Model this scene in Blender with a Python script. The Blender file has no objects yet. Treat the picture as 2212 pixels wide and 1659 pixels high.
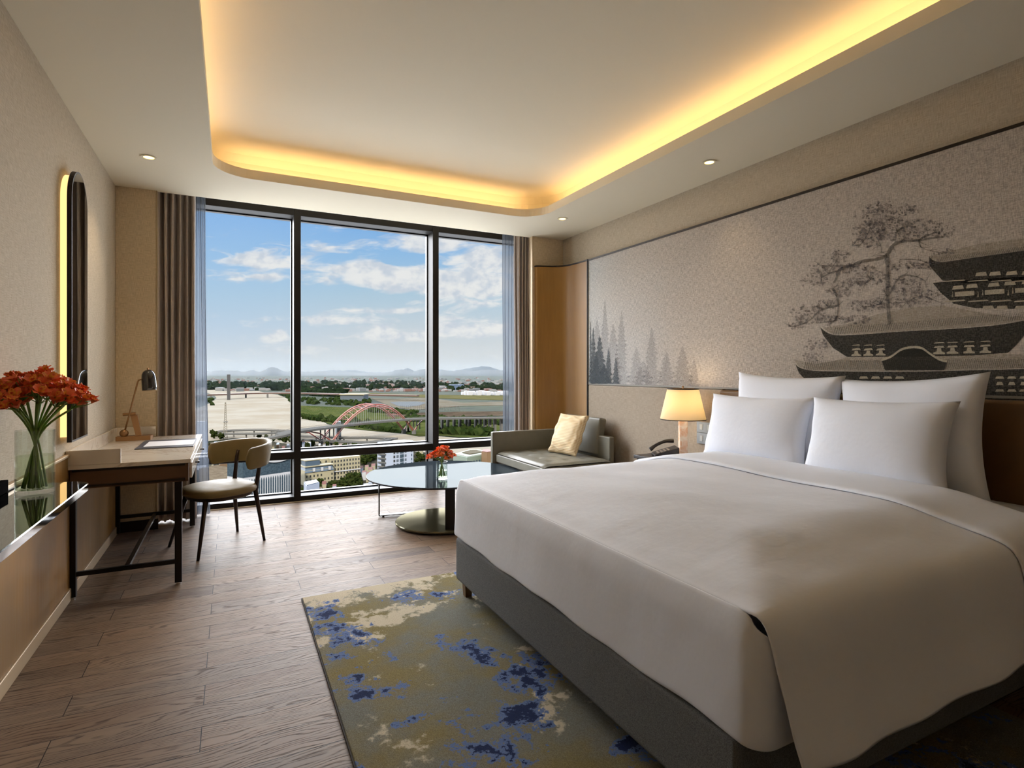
import bpy, bmesh, math, random
from mathutils import Vector, Matrix
R = random.Random(7)
C = bpy.context.scene.collection
S = bpy.context.scene
PI = math.pi
# ---- camera model (photo frame 2212x1659) ----
F = 1211.; CX = 1106.; HY = 805.; CAM = 1.293
YAW = math.atan2(608, 1211)
DX, DY = math.sin(YAW), math.cos(YAW)
RX, RY = DY, -DX
def G(u, v, z):                      # where the line of sight of a photo point meets the level z
    k = (u - CX) / F; t = (z - CAM) / ((HY - v) / F)
    return Vector(((DX + k * RX) * t, (DY + k * RY) * t, z))
def T(u, t, z):                      # a point at depth t
    k = (u - CX) / F
    return Vector(((DX + k * RX) * t, (DY + k * RY) * t, z))
def zt(v, t): return CAM - (v - HY) * t / F
def dep(p): return p[0] * DX + p[1] * DY
cam = bpy.data.cameras.new('camera'); co = bpy.data.objects.new('camera', cam); C.objects.link(co)
co.location = (0, 0, CAM); co.rotation_euler = (PI / 2, 0, -YAW)
cam.sensor_width = 36; cam.lens = F / 2212 * 36; cam.shift_y = -(829.5 - HY) / 2212
cam.clip_start = .02; cam.clip_end = 90000
S.camera = co
vs = S.view_settings; vs.view_transform = 'Standard'; vs.look = 'None'; vs.exposure = 1.3; vs.gamma = 1; vs.use_curve_mapping = False
try:
    cy = S.cycles; cy.use_denoising = True; cy.max_bounces = 6; cy.diffuse_bounces = 4; cy.glossy_bounces = 3; cy.use_adaptive_sampling = True; cy.adaptive_threshold = .035
    cy.transmission_bounces = 6; cy.transparent_max_bounces = 16; cy.caustics_reflective = False; cy.caustics_refractive = False
    cy.sample_clamp_indirect = 6; cy.volume_step_rate = 4
except Exception: pass

# ---------------- node helpers ----------------
class NT:
    def __init__(s, tree): s.t = tree; s.n = tree.nodes; s.l = tree.links
    def new(s, ty, **kw):
        n = s.n.new(ty)
        for k, v in kw.items(): setattr(n, k, v)
        return n
    def put(s, sock, val):
        if val is None: return
        if hasattr(val, 'links') or isinstance(val, bpy.types.NodeSocket): s.l.new(val, sock)
        else:
            if sock.type in ('RGBA',) and len(val) == 3: val = tuple(val) + (1,)
            sock.default_value = val
    def m(s, op, a, b=None, c=None, clamp=False):
        n = s.new('ShaderNodeMath', operation=op, use_clamp=clamp)
        s.put(n.inputs[0], a)
        if b is not None: s.put(n.inputs[1], b)
        if c is not None: s.put(n.inputs[2], c)
        return n.outputs[0]
    def mr(s, x, a, b, c=0., d=1., smooth=True):
        n = s.new('ShaderNodeMapRange', interpolation_type='SMOOTHSTEP' if smooth else 'LINEAR')
        s.put(n.inputs[0], x)
        for i, q in enumerate((a, b, c, d)): s.put(n.inputs[i + 1], q)
        return n.outputs[0]
    def mix(s, f, a, b, blend='MIX'):
        n = s.new('ShaderNodeMix', data_type='RGBA', blend_type=blend)
        s.put(n.inputs[0], f); s.put(n.inputs[6], a); s.put(n.inputs[7], b)
        return n.outputs[2]
    def obj(s): return s.new('ShaderNodeTexCoord').outputs['Object']
    def pos(s): return s.new('ShaderNodeNewGeometry').outputs['Position']
    def sep(s, v):
        n = s.new('ShaderNodeSeparateXYZ'); s.put(n.inputs[0], v); return n.outputs
    def comb(s, x, y, z):
        n = s.new('ShaderNodeCombineXYZ')
        for i, q in enumerate((x, y, z)): s.put(n.inputs[i], q)
        return n.outputs[0]
    def mul(s, v, k):
        n = s.new('ShaderNodeVectorMath', operation='MULTIPLY'); s.put(n.inputs[0], v); s.put(n.inputs[1], k); return n.outputs[0]
    def add(s, v, k):
        n = s.new('ShaderNodeVectorMath', operation='ADD'); s.put(n.inputs[0], v); s.put(n.inputs[1], k); return n.outputs[0]
    def noise(s, v, sc=1., det=4, rough=.5, dist=0.):
        n = s.new('ShaderNodeTexNoise'); s.put(n.inputs['Vector'], v)
        n.inputs['Scale'].default_value = sc; n.inputs['Detail'].default_value = det; n.inputs['Roughness'].default_value = rough
        n.inputs['Distortion'].default_value = dist
        return n.outputs['Fac']
    def ramp(s, f, stops):
        n = s.new('ShaderNodeValToRGB'); s.put(n.inputs[0], f); e = n.color_ramp.elements
        while len(e) < len(stops): e.new(.5)
        for el, (p, c) in zip(e, stops): el.position = p; el.color = tuple(c) + (1,)
        return n.outputs[0]
    def bump(s, h, st=.3, d=.01):
        n = s.new('ShaderNodeBump'); n.inputs['Strength'].default_value = st; n.inputs['Distance'].default_value = d
        s.put(n.inputs['Height'], h); return n.outputs[0]
def hexc(r, g, b):                   # display 0-255 -> linear
    f = lambda c: ((c / 255 + .055) / 1.055) ** 2.4 if c > 10 else c / 255 / 12.92
    return (f(r), f(g), f(b))
MATS = {}
def mat(name, col=(.5, .5, .5), rough=.6, metal=0., spec=.5, fn=None, coat=0., sheen=0., emit=None, es=0.):
    if name in MATS: return MATS[name]
    m = bpy.data.materials.new(name); m.use_nodes = True; t = NT(m.node_tree)
    b = t.n['Principled BSDF']
    b.inputs['Base Color'].default_value = tuple(col) + (1,)
    b.inputs['Roughness'].default_value = rough; b.inputs['Metallic'].default_value = metal
    b.inputs['Specular IOR Level'].default_value = spec; b.inputs['Coat Weight'].default_value = coat
    b.inputs['Sheen Weight'].default_value = sheen
    if emit: b.inputs['Emission Color'].default_value = tuple(emit) + (1,); b.inputs['Emission Strength'].default_value = es
    if fn: fn(t, b)
    MATS[name] = m; return m

# ---------------- mesh helpers ----------------
OFF = {}
class MB:
    def __init__(s): s.v = []; s.f = []; s.m = []; s.mi = 0
    def add(s, vs_, fs):
        o = len(s.v); s.v += [tuple(p) for p in vs_]
        for f in fs: s.f.append(tuple(i + o for i in f)); s.m.append(s.mi)
        return s
    def box(s, x0, x1, y0, y1, z0, z1):
        return s.add([(x, y, z) for z in (z0, z1) for y in (y0, y1) for x in (x0, x1)],
                     [(0, 2, 3, 1), (4, 5, 7, 6), (0, 1, 5, 4), (2, 6, 7, 3), (0, 4, 6, 2), (1, 3, 7, 5)])
    def obox(s, c, sx, sy, sz, ax=(1, 0, 0), az=(0, 0, 1)):      # centre, sizes, x axis, z axis
        X = Vector(ax).normalized(); Z = Vector(az).normalized(); Y = Z.cross(X).normalized(); Z = X.cross(Y)
        c = Vector(c); P = []
        for k in (-.5, .5):
            for j in (-.5, .5):
                for i in (-.5, .5): P.append(c + X * i * sx + Y * j * sy + Z * k * sz)
        return s.add(P, [(0, 2, 3, 1), (4, 5, 7, 6), (0, 1, 5, 4), (2, 6, 7, 3), (0, 4, 6, 2), (1, 3, 7, 5)])
    def tube(s, pts, rad, n=10, caps=True, flat=None):
        pts = [Vector(p) for p in pts]
        if not hasattr(rad, '__len__'): rad = [rad] * len(pts)
        rings = []; prev = None
        for i, p in enumerate(pts):
            a = pts[max(i - 1, 0)]; b = pts[min(i + 1, len(pts) - 1)]
            d = (b - a).normalized()
            if prev is None:
                u = d.orthogonal().normalized()
            else:
                u = (prev - d * prev.dot(d)).normalized()
            prev = u; w = d.cross(u)
            rings.append([p + (u * math.cos(2 * PI * j / n) + w * math.sin(2 * PI * j / n)) * rad[i] for j in range(n)])
        V = [q for r in rings for q in r]; Fc = []
        for i in range(len(pts) - 1):
            for j in range(n):
                a = i * n + j; b = i * n + (j + 1) % n
                Fc.append((a, b, b + n, a + n))
        if caps: Fc += [tuple(range(n - 1, -1, -1)), tuple(range((len(pts) - 1) * n, len(pts) * n))]
        return s.add(V, Fc)
    def cyl(s, p0, p1, r0, r1=None, n=20): return s.tube([p0, p1], [r0, r0 if r1 is None else r1], n)
    def lathe(s, prof, c=(0, 0), n=32, cap=True):                        # prof: (r, z)
        V = []; Fc = []
        for r, z in prof:
            for j in range(n):
                a = 2 * PI * j / n; V.append((c[0] + r * math.cos(a), c[1] + r * math.sin(a), z))
        for i in range(len(prof) - 1):
            for j in range(n):
                a = i * n + j; b = i * n + (j + 1) % n; Fc.append((a, b, b + n, a + n))
        if cap and prof[0][0] > 1e-6: Fc.append(tuple(range(n - 1, -1, -1)))
        if cap and prof[-1][0] > 1e-6: Fc.append(tuple(range((len(prof) - 1) * n, len(prof) * n)))
        return s.add(V, Fc)
    def prism(s, poly, a, b, fn):                              # 2-D polygon, fn(p, q, depth) -> xyz
        n = len(poly); V = [fn(p, q, a) for p, q in poly] + [fn(p, q, b) for p, q in poly]
        return s.add(V, [tuple(range(n - 1, -1, -1)), tuple(range(n, 2 * n))] + [(i, (i + 1) % n, (i + 1) % n + n, i + n) for i in range(n)])
    def grid(s, fn, nu, nv, cu=False, cv=False):
        V = [fn(i / nu, j / nv) for j in range(nv + 1) for i in range(nu + 1)]
        return s.add(V, [(j * (nu + 1) + i, j * (nu + 1) + i + 1, (j + 1) * (nu + 1) + i + 1, (j + 1) * (nu + 1) + i) for j in range(nv) for i in range(nu)])
    def blob(s, c, rx, ry, rz, seed=0, sub=2, amp=.2, fr=2.):
        bm = bmesh.new(); bmesh.ops.create_icosphere(bm, subdivisions=sub, radius=1)
        rr = random.Random(seed); ph = [rr.uniform(0, 6) for _ in range(6)]
        V = []
        for q in bm.verts:
            p = q.co; k = 1 + amp * (math.sin(p.x * fr * 2 + ph[0]) * math.sin(p.y * fr * 2 + ph[1]) + .6 * math.sin(p.z * fr * 3 + ph[2] + p.x * fr) + .5 * rr.uniform(-1, 1))
            V.append((c[0] + p.x * rx * k, c[1] + p.y * ry * k, c[2] + p.z * rz * k))
        Fc = [tuple(x.index for x in f.verts) for f in bm.faces]; bm.free()
        return s.add(V, Fc)
    def build(s, name, m, parent=None, smooth=False, bevel=0., seg=2, local=False, merge=False, sub=0, origin=None):
        me = bpy.data.meshes.new(name)
        if parent is not None: off = Vector((0, 0, 0)) if local else OFF.get(parent.name, Vector((0, 0, 0)))
        elif origin is not None: off = Vector(origin)
        else:
            xs = [p[0] for p in s.v]; ys = [p[1] for p in s.v]; zs = [p[2] for p in s.v]
            off = Vector(((min(xs) + max(xs)) / 2, (min(ys) + max(ys)) / 2, min(zs)))
        me.from_pydata([(p[0] - off[0], p[1] - off[1], p[2] - off[2]) for p in s.v], [], s.f)
        ms = m if isinstance(m, (list, tuple)) else [m]
        for q in ms: me.materials.append(q)
        if len(ms) > 1: me.polygons.foreach_set('material_index', s.m)
        if merge:
            bm = bmesh.new(); bm.from_mesh(me); bmesh.ops.remove_doubles(bm, verts=bm.verts, dist=1e-5)
            bmesh.ops.recalc_face_normals(bm, faces=bm.faces); bm.to_mesh(me); bm.free()
        o = bpy.data.objects.new(name, me); C.objects.link(o)
        if parent is None: o.location = off
        else: o.parent = parent
        OFF[o.name] = off
        if smooth:
            me.polygons.foreach_set('use_smooth', [True] * len(me.polygons))
        if bevel:
            b = o.modifiers.new('bevel', 'BEVEL'); b.width = bevel; b.segments = seg; b.limit_method = 'ANGLE'; b.angle_limit = .6
            me.polygons.foreach_set('use_smooth', [True] * len(me.polygons))
            w = o.modifiers.new('wn', 'WEIGHTED_NORMAL'); w.keep_sharp = True
        if sub:
            b = o.modifiers.new('sub', 'SUBSURF'); b.levels = sub; b.render_levels = sub
        me.update(); return o
def tag(o, label=None, cat=None, group=None, kind=None):
    if label: o['label'] = label
    if cat: o['category'] = cat
    if group: o['group'] = group
    if kind: o['kind'] = kind
    return o
def thing(name, loc, label, cat, group=None, rz=0.):
    o = bpy.data.objects.new(name, None); C.objects.link(o); o.location = loc; o.rotation_euler = (0, 0, rz)
    o.empty_display_size = .05
    OFF[o.name] = Vector(loc); return tag(o, label, cat, group)
def struct(o): o['kind'] = 'structure'; return o
def dup(o, parent=None):
    c = o.copy(); C.objects.link(c)
    if parent is not None: c.parent = parent
    OFF[c.name] = OFF.get(o.name, Vector((0, 0, 0)))
    for ch in list(o.children): dup(ch, c)
    return c
def ss(a, b, x):
    x = max(0., min(1., (x - a) / (b - a))); return x * x * (3 - 2 * x)
# =============== MATERIALS ===============
def weave(c1, c2, st=.25, fs=1., stain=.12):
    def fn(t, b):
        p = t.pos(); x, y, z = t.sep(p)
        h = t.m('ADD', x, y)
        n1 = t.noise(t.comb(t.m('MULTIPLY', h, 18 * fs), t.m('MULTIPLY', z, 420 * fs), 0), 1, 3, .6)
        n2 = t.noise(t.comb(t.m('MULTIPLY', h, 420 * fs), t.m('MULTIPLY', z, 22 * fs), 3), 1, 3, .6)
        w = t.m('ADD', t.m('MULTIPLY', n1, .5), t.m('MULTIPLY', n2, .5))
        w2 = t.mr(w, .36, .64)
        t.put(b.inputs['Base Color'], t.mix(w2, c1, c2))
        t.put(b.inputs['Normal'], t.bump(w, st, .002))
    return fn
M_ceiling = mat('ceiling_paint', hexc(232, 222, 198), .8)
M_cove = mat('cove_paint', hexc(232, 222, 198), .7)
M_fabricwall = mat('linen_wallcovering', rough=.85, spec=.2, fn=weave(hexc(174, 160, 138), hexc(208, 195, 174)))
M_stub = mat('linen_wallcovering_tan', rough=.85, spec=.2, fn=weave(hexc(186, 166, 136), hexc(220, 200, 168)))
def mural_fn(t, b):
    p = t.pos(); x, y, z = t.sep(p)
    n1 = t.noise(t.comb(t.m('MULTIPLY', y, 30), t.m('MULTIPLY', z, 260), 0), 1, 4, .7)
    n2 = t.noise(t.comb(t.m('MULTIPLY', y, 260), t.m('MULTIPLY', z, 30), 3), 1, 4, .7)
    w = t.m('ADD', t.m('MULTIPLY', n1, .5), t.m('MULTIPLY', n2, .5)); w2 = t.mr(w, .38, .62)
    c = t.mix(w2, hexc(150, 140, 130), hexc(208, 197, 184))
    big = t.noise(t.comb(0, t.m('MULTIPLY', y, .6), t.m('MULTIPLY', z, 1.2)), 1, 3)
    c = t.mix(t.mr(t.m('ADD', y, t.m('MULTIPLY', big, 1.4)), 4.2, 5.8), c, t.mix(w2, hexc(158, 160, 160), hexc(214, 214, 210)))
    t.put(b.inputs['Base Color'], c); t.put(b.inputs['Normal'], t.bump(w, .5, .003))
M_mural = mat('mural_linen', rough=.85, spec=.2, fn=mural_fn)
def ink(name, col, a=.85):
    def fn(t, b):
        p = t.pos(); x, y, z = t.sep(p)
        n1 = t.noise(t.comb(t.m('MULTIPLY', y, 60), t.m('MULTIPLY', z, 260), 0), 1, 4, .7)
        n2 = t.noise(t.comb(t.m('MULTIPLY', y, 260), t.m('MULTIPLY', z, 60), 3), 1, 4, .7)
        w = t.mr(t.m('ADD', n1, n2), .75, 1.2, a + .12, a - .25)
        b.inputs['Base Color'].default_value = tuple(col) + (1,)
        t.put(b.inputs['Alpha'], t.m('MINIMUM', w, 1.0))
    return mat(name, col, .9, spec=.1, fn=fn)
I_dark = ink('ink_dark', hexc(56, 54, 48), .88)
I_mid = ink('ink_mid', hexc(96, 90, 82), .62)
I_pale = ink('ink_pale', hexc(196, 184, 162), .84)
I_roof = ink('ink_roof', hexc(166, 154, 132), .45)
I_blossom = ink('ink_blossom', hexc(104, 94, 98), .5)
I_fog = ink('ink_fog', hexc(126, 124, 130), .30)
I_pine = ink('ink_pine', hexc(88, 94, 98), .72)
def wood_panel(t, b):
    x, y, z = t.sep(t.pos())
    g = t.noise(t.comb(t.m('MULTIPLY', t.m('ADD', x, y), 90), t.m('MULTIPLY', z, 3), 0), 1, 5, .6)
    g2 = t.noise(t.comb(t.m('MULTIPLY', t.m('ADD', x, y), 5), t.m('MULTIPLY', z, .6), 4), 1, 2)
    c = t.mix(g, hexc(128, 88, 38), hexc(172, 126, 58)); c = t.mix(t.m('MULTIPLY', g2, .5), c, hexc(176, 132, 62))
    t.put(b.inputs['Base Color'], c); t.put(b.inputs['Normal'], t.bump(g, .08, .002))
M_wood = mat('golden_wood_veneer', rough=.42, fn=wood_panel)
def bronze_fn(t, b):
    x, y, z = t.sep(t.pos())
    g = t.noise(t.comb(t.m('MULTIPLY', t.m('ADD', x, y), 160), t.m('MULTIPLY', z, 2), 0), 1, 4, .6)
    g2 = t.noise(t.comb(t.m('MULTIPLY', y, 2.2), t.m('MULTIPLY', z, 1.5), 0), 1, 3)
    c = t.mix(g, hexc(124, 96, 62), hexc(158, 126, 84)); c = t.mix(t.mr(g2, .4, .7), c, hexc(168, 126, 66))
    t.put(b.inputs['Base Color'], c); t.put(b.inputs['Roughness'], t.mr(g, .2, .8, .28, .45))
M_bronze = mat('brushed_bronze_panel', rough=.4, metal=0., spec=.25, fn=bronze_fn)
M_trimlight = mat('champagne_trim', hexc(190, 166, 132), .45, .3)
M_trimdark = mat('dark_bronze_trim', hexc(42, 34, 28), .4, .5)
M_frame = mat('window_frame_charcoal', hexc(36, 32, 30), .5, 0, spec=.25)
M_dark = mat('black_metal', hexc(30, 27, 26), .35, .5)
M_steel = mat('dark_steel', hexc(66, 64, 62), .25, .85)
M_chrome = mat('polished_chrome', (.72, .74, .76), .06, 1.)
M_leatherdk = mat('brown_leather', hexc(92, 64, 40), .45, fn=lambda t, b: t.put(b.inputs['Normal'], t.bump(t.noise(t.obj(), 300, 3), .15, .001)))
def leather(name, c, r=.38):
    def fn(t, b):
        n = t.noise(t.obj(), 14, 4); k = t.noise(t.obj(), 420, 2)
        t.put(b.inputs['Base Color'], t.mix(n, tuple(q * .86 for q in c), tuple(min(1, q * 1.12) for q in c)))
        t.put(b.inputs['Normal'], t.bump(k, .12, .001)); t.put(b.inputs['Roughness'], t.mr(n, .3, .7, r - .05, r + .08))
    return mat(name, c, r, spec=.28, fn=fn)
M_khaki = leather('khaki_leather', hexc(128, 111, 74), .5)
M_sofa = leather('grey_olive_leather', hexc(120, 116, 102), .36)
M_head = leather('chestnut_leather', hexc(112, 84, 54), .36)
M_chairleg = mat('dark_walnut_metal', hexc(46, 32, 26), .3, .4)
def marble(t, b):
    p = t.obj(); n = t.noise(p, 2.2, 6, .6, 1.2); v = t.m('ABSOLUTE', t.m('SUBTRACT', n, .5))
    k = t.mr(v, 0., .018, 1., 0.)
    c = t.mix(t.noise(p, 5, 4), hexc(214, 200, 182), hexc(232, 222, 206)); c = t.mix(t.m('MULTIPLY', k, .4), c, hexc(160, 140, 116))
    t.put(b.inputs['Base Color'], c)
M_marble = mat('cream_marble', rough=.14, fn=marble)
M_mirror = mat('mirror_glass', (.42, .43, .42), .01, 1.)
M_smoke = mat('smoked_mirror_glass', (.30, .31, .29), .03, 1.)
def flatgloss(name, dif, gls, rough):
    def fn(t, b):
        out = t.n['Material Output']; df = t.new('ShaderNodeBsdfDiffuse'); df.inputs[0].default_value = tuple(dif) + (1,)
        gl = t.new('ShaderNodeBsdfGlossy'); gl.inputs['Roughness'].default_value = rough; gl.inputs[0].default_value = tuple(gls) + (1,)
        ad = t.new('ShaderNodeAddShader'); t.l.new(df.outputs[0], ad.inputs[0]); t.l.new(gl.outputs[0], ad.inputs[1]); t.l.new(ad.outputs[0], out.inputs[0])
    return mat(name, fn=fn)
M_ctop = flatgloss('reflective_grey_glass', (.02, .025, .028), (.056, .061, .063), .03)
def bronzedisc(t, b):
    n = t.noise(t.mul(t.obj(), (1, 1, 1)), 300, 2); t.put(b.inputs['Normal'], t.bump(n, .05, .001))
M_disc = flatgloss('satin_bronze', (.055, .048, .028), (.095, .088, .062), .12)
M_brass = mat('brushed_brass', hexc(158, 120, 82), .35, .8)
M_black = mat('gloss_black_enamel', hexc(24, 22, 24), .12, 0, coat=1.)
M_white = mat('white_paper', hexc(240, 238, 238), .7)
M_plasticdk = mat('dark_plastic', hexc(40, 34, 32), .35)
M_key = mat('grey_keypad', hexc(150, 140, 128), .5)
M_switch = mat('grey_metal_plate', hexc(128, 130, 130), .35, .5)
def linen(t, b):
    p = t.pos(); n = t.noise(p, 3.5, 4, .55); n2 = t.noise(p, 700, 2)
    h = t.m('ADD', t.m('MULTIPLY', n, 1.), t.m('MULTIPLY', n2, .02))
    w = t.noise(t.mul(p, (2.2, 9, 4)), 1, 4, .6)
    t.put(b.inputs['Normal'], t.bump(t.m('ADD', h, t.m('MULTIPLY', w, .5)), .22, .03))
M_bed = mat('white_bed_linen', hexc(232, 235, 243), .8, spec=.15, fn=linen)
M_pillow = mat('white_pillow_cotton', hexc(234, 237, 245), .8, spec=.15, fn=linen)
def greyfab(t, b):
    n = t.noise(t.obj(), 500, 3, .7); t.put(b.inputs['Base Color'], t.mix(t.mr(n, .35, .65), hexc(84, 86, 86), hexc(128, 130, 130)))
    t.put(b.inputs['Normal'], t.bump(n, .5, .002))
M_grey = mat('grey_upholstery', rough=.9, spec=.2, fn=greyfab)
M_legwood = mat('brown_wood_leg', hexc(110, 84, 52), .5)
def cush(t, b):
    x, y, z = t.sep(t.obj()); w = t.m('SINE', t.m('MULTIPLY', z, 420)); w2 = t.m('SINE', t.m('MULTIPLY', y, 330)); n = t.noise(t.obj(), 30, 3)
    k = t.m('MULTIPLY', t.m('ADD', w, w2), .25)
    t.put(b.inputs['Base Color'], t.mix(t.m('ADD', k, .5, clamp=True), hexc(206, 172, 124), hexc(240, 220, 182)))
    t.put(b.inputs['Normal'], t.bump(t.m('ADD', k, n), .5, .006))
M_cushion = mat('woven_straw_fabric', rough=.85, fn=cush)
def curt(t, b):
    x, y, z = t.sep(t.pos()); n = t.noise(t.comb(t.m('MULTIPLY', x, 300), t.m('MULTIPLY', y, 300), t.m('MULTIPLY', z, 40)), 1, 2)
    t.put(b.inputs['Base Color'], t.mix(n, hexc(150, 136, 128), hexc(182, 168, 158)))
M_drape = mat('taupe_drape', rough=.7, spec=.3, sheen=.3, fn=curt)
def sheer(t, b):
    out = t.n['Material Output']; tr = t.new('ShaderNodeBsdfTransparent'); tr.inputs[0].default_value = (.93, .95, 1, 1)
    df = t.new('ShaderNodeBsdfDiffuse'); df.inputs[0].default_value = (.17, .19, .22, 1)
    tl = t.new('ShaderNodeBsdfTranslucent'); tl.inputs[0].default_value = (.17, .19, .22, 1)
    ad = t.new('ShaderNodeMixShader'); ad.inputs[0].default_value = .45
    t.l.new(df.outputs[0], ad.inputs[1]); t.l.new(tl.outputs[0], ad.inputs[2])
    mx = t.new('ShaderNodeMixShader'); mx.inputs[0].default_value = .70
    t.l.new(tr.outputs[0], mx.inputs[1]); t.l.new(ad.outputs[0], mx.inputs[2]); t.l.new(mx.outputs[0], out.inputs[0])
M_sheer = mat('sheer_voile', fn=sheer)
def glassy(name, tint=(.97, .985, .98), refl=1., lo=.03, hi=.7):
    def fn(t, b):
        out = t.n['Material Output']; tr = t.new('ShaderNodeBsdfTransparent'); tr.inputs[0].default_value = tuple(tint) + (1,)
        gl = t.new('ShaderNodeBsdfGlossy'); gl.inputs['Roughness'].default_value = .01; gl.inputs[0].default_value = (refl, refl, refl, 1)
        fc = t.new('ShaderNodeLayerWeight'); fc.inputs[0].default_value = .5
        k = t.m('POWER', fc.outputs['Facing'], 4.)
        mx = t.new('ShaderNodeMixShader'); t.put(mx.inputs[0], t.m('ADD', t.m('MULTIPLY', k, hi), lo)); t.l.new(tr.outputs[0], mx.inputs[1]); t.l.new(gl.outputs[0], mx.inputs[2])
        t.l.new(mx.outputs[0], out.inputs[0])
    return mat(name, fn=fn)
M_pane = glassy('window_glass', (.985, .99, .99), .5, .012, .25)
M_vase = glassy('clear_vase_glass', (.94, .965, .95), 1., .05, .9)
M_water = glassy('vase_water', (.90, .94, .84), .7, .02, .4)
def floorfn(t, b):
    x, y, z = t.sep(t.pos())
    W = .1525; L = .94
    br = t.new('ShaderNodeTexBrick'); br.offset = .5; br.offset_frequency = 2; br.squash = 1
    t.put(br.inputs['Vector'], t.comb(t.m('ADD', x, .094 + 10 * .94 + .47), t.m('ADD', y, 20 * W - 3.0995 + .0 + W * 20), 0))
    br.inputs['Color1'].default_value = (0, 0, 0, 1); br.inputs['Color2'].default_value = (1, 1, 1, 1); br.inputs['Mortar'].default_value = (.5, .5, .5, 1)
    br.inputs['Scale'].default_value = 1; br.inputs['Mortar Size'].default_value = .0016; br.inputs['Mortar Smooth'].default_value = .1
    br.inputs['Brick Width'].default_value = L; br.inputs['Row Height'].default_value = W; br.inputs['Bias'].default_value = 0
    rnd = br.outputs[0]; mort = br.outputs[1]
    r = t.sep(rnd)[0]
    yy = t.m('ADD', y, t.m('MULTIPLY', r, 7.3)); xx = t.m('ADD', x, t.m('MULTIPLY', r, 13.7))
    warp = t.noise(t.comb(t.m('MULTIPLY', xx, 1.6), t.m('MULTIPLY', yy, 7), 0), 1, 2, .5)
    rings = t.m('SINE', t.m('MULTIPLY', t.m('ADD', t.m('MULTIPLY', yy, 1.), t.m('MULTIPLY', warp, .22)), 420))
    fine = t.noise(t.comb(t.m('MULTIPLY', xx, 10), t.m('MULTIPLY', yy, 240), 0), 1, 3, .7)
    big = t.noise(t.comb(t.m('MULTIPLY', xx, 1.2), t.m('MULTIPLY', yy, 9), 0), 1, 3, .6)
    g = t.m('MULTIPLY', t.mr(rings, .1, .95), t.mr(fine, .35, .62))
    base = t.ramp(r, [(0., hexc(102, 82, 66)), (.3, hexc(132, 108, 88)), (.55, hexc(120, 104, 90)), (.8, hexc(140, 114, 90)), (1., hexc(98, 82, 72))])
    c = t.mix(t.mr(big, .35, .7), base, hexc(138, 118, 98))
    c = t.mix(t.m('MULTIPLY', g, .8), c, hexc(58, 44, 36))
    c = t.mix(t.m('MULTIPLY', t.mr(fine, .5, .75), .25), c, hexc(76, 60, 50))
    c = t.mix(t.m('MULTIPLY', mort, 1.), c, hexc(26, 18, 14))
    t.put(b.inputs['Base Color'], c)
    t.put(b.inputs['Roughness'], t.m('ADD', .42, t.m('MULTIPLY', g, .25)))
    h = t.m('SUBTRACT', t.m('MULTIPLY', g, -.25), t.m('MULTIPLY', mort, 1.))
    t.put(b.inputs['Normal'], t.bump(h, .35, .004))
M_floor = mat('oak_plank_floor', rough=.3, spec=.09, fn=floorfn)
def rugfn(t, b):
    p = t.pos(); x, y, z = t.sep(p)
    n1 = t.noise(p, 2.6, 5, .6); n2 = t.noise(t.add(p, (5, 3, 0)), 5, 6, .65); pile = t.noise(p, 260, 3, .7)
    c = t.mix(t.mr(n1, .35, .62), hexc(152, 138, 90), hexc(140, 142, 132))
    c = t.mix(t.mr(pile, .35, .65, 0., .5), c, hexc(96, 78, 50))
    cream = t.mr(t.m('ADD', t.noise(t.add(p, (9, 1, 0)), 3.0, 7, .7), t.m('MULTIPLY', t.mr(y, 2.5, 3.4), .16)), .58, .64)
    c = t.mix(cream, c, hexc(214, 200, 172))
    m = t.noise(t.add(p, (2.3, 7.7, 0)), 3.1, 3, .5)
    d = t.noise(t.add(p, (1.3, 4.7, 0)), 15, 7, .72)
    k = t.m('ADD', t.m('MULTIPLY', m, .70), t.m('MULTIPLY', d, .55))
    k = t.m('ADD', k, t.m('MULTIPLY', t.mr(y, 2.9, 1.7), .03))
    mid = t.mr(k, .700, .712); dk = t.mr(k, .745, .757)
    c = t.mix(mid, c, t.mix(pile, hexc(84, 104, 150), hexc(124, 144, 190))); c = t.mix(dk, c, t.mix(pile, hexc(26, 34, 62), hexc(44, 58, 104)))
    t.put(b.inputs['Base Color'], c); t.put(b.inputs['Normal'], t.bump(pile, 1., .008))
M_rug = mat('rug_pile', rough=.95, spec=.1, fn=rugfn)
M_rugedge = mat('rug_binding', hexc(54, 46, 40), .9)
M_led = mat('warm_led', (1, .6, .2), emit=(1., .69, .35), es=5.6)
M_mirled = mat('mirror_led', (1, .6, .2), emit=(1., .66, .26), es=.58)
M_bulb = mat('downlight_glow', (1, .9, .6), emit=(1, .80, .42), es=.5)
def shade(t, b):
    out = t.n['Material Output']; df = t.new('ShaderNodeBsdfDiffuse'); df.inputs[0].default_value = (.9, .82, .66, 1)
    tl = t.new('ShaderNodeBsdfTranslucent'); tl.inputs[0].default_value = (.95, .84, .62, 1)
    mx = t.new('ShaderNodeMixShader'); mx.inputs[0].default_value = .55
    t.l.new(df.outputs[0], mx.inputs[1]); t.l.new(tl.outputs[0], mx.inputs[2]); t.l.new(mx.outputs[0], out.inputs[0])
M_shade = mat('cream_lampshade', fn=shade)
def alab(t, b):
    n = t.noise(t.obj(), 14, 5, .6, 1.); t.put(b.inputs['Base Color'], t.mix(t.mr(n, .35, .65), hexc(238, 190, 150), hexc(252, 238, 220)))
M_alab = mat('alabaster', rough=.25, fn=alab)
M_petal = mat('petal_orange_red', rough=.55, fn=lambda t, b: t.put(b.inputs['Base Color'], t.mix(t.noise(t.obj(), 60, 2), hexc(236, 76, 34), hexc(255, 150, 92))))
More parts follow.
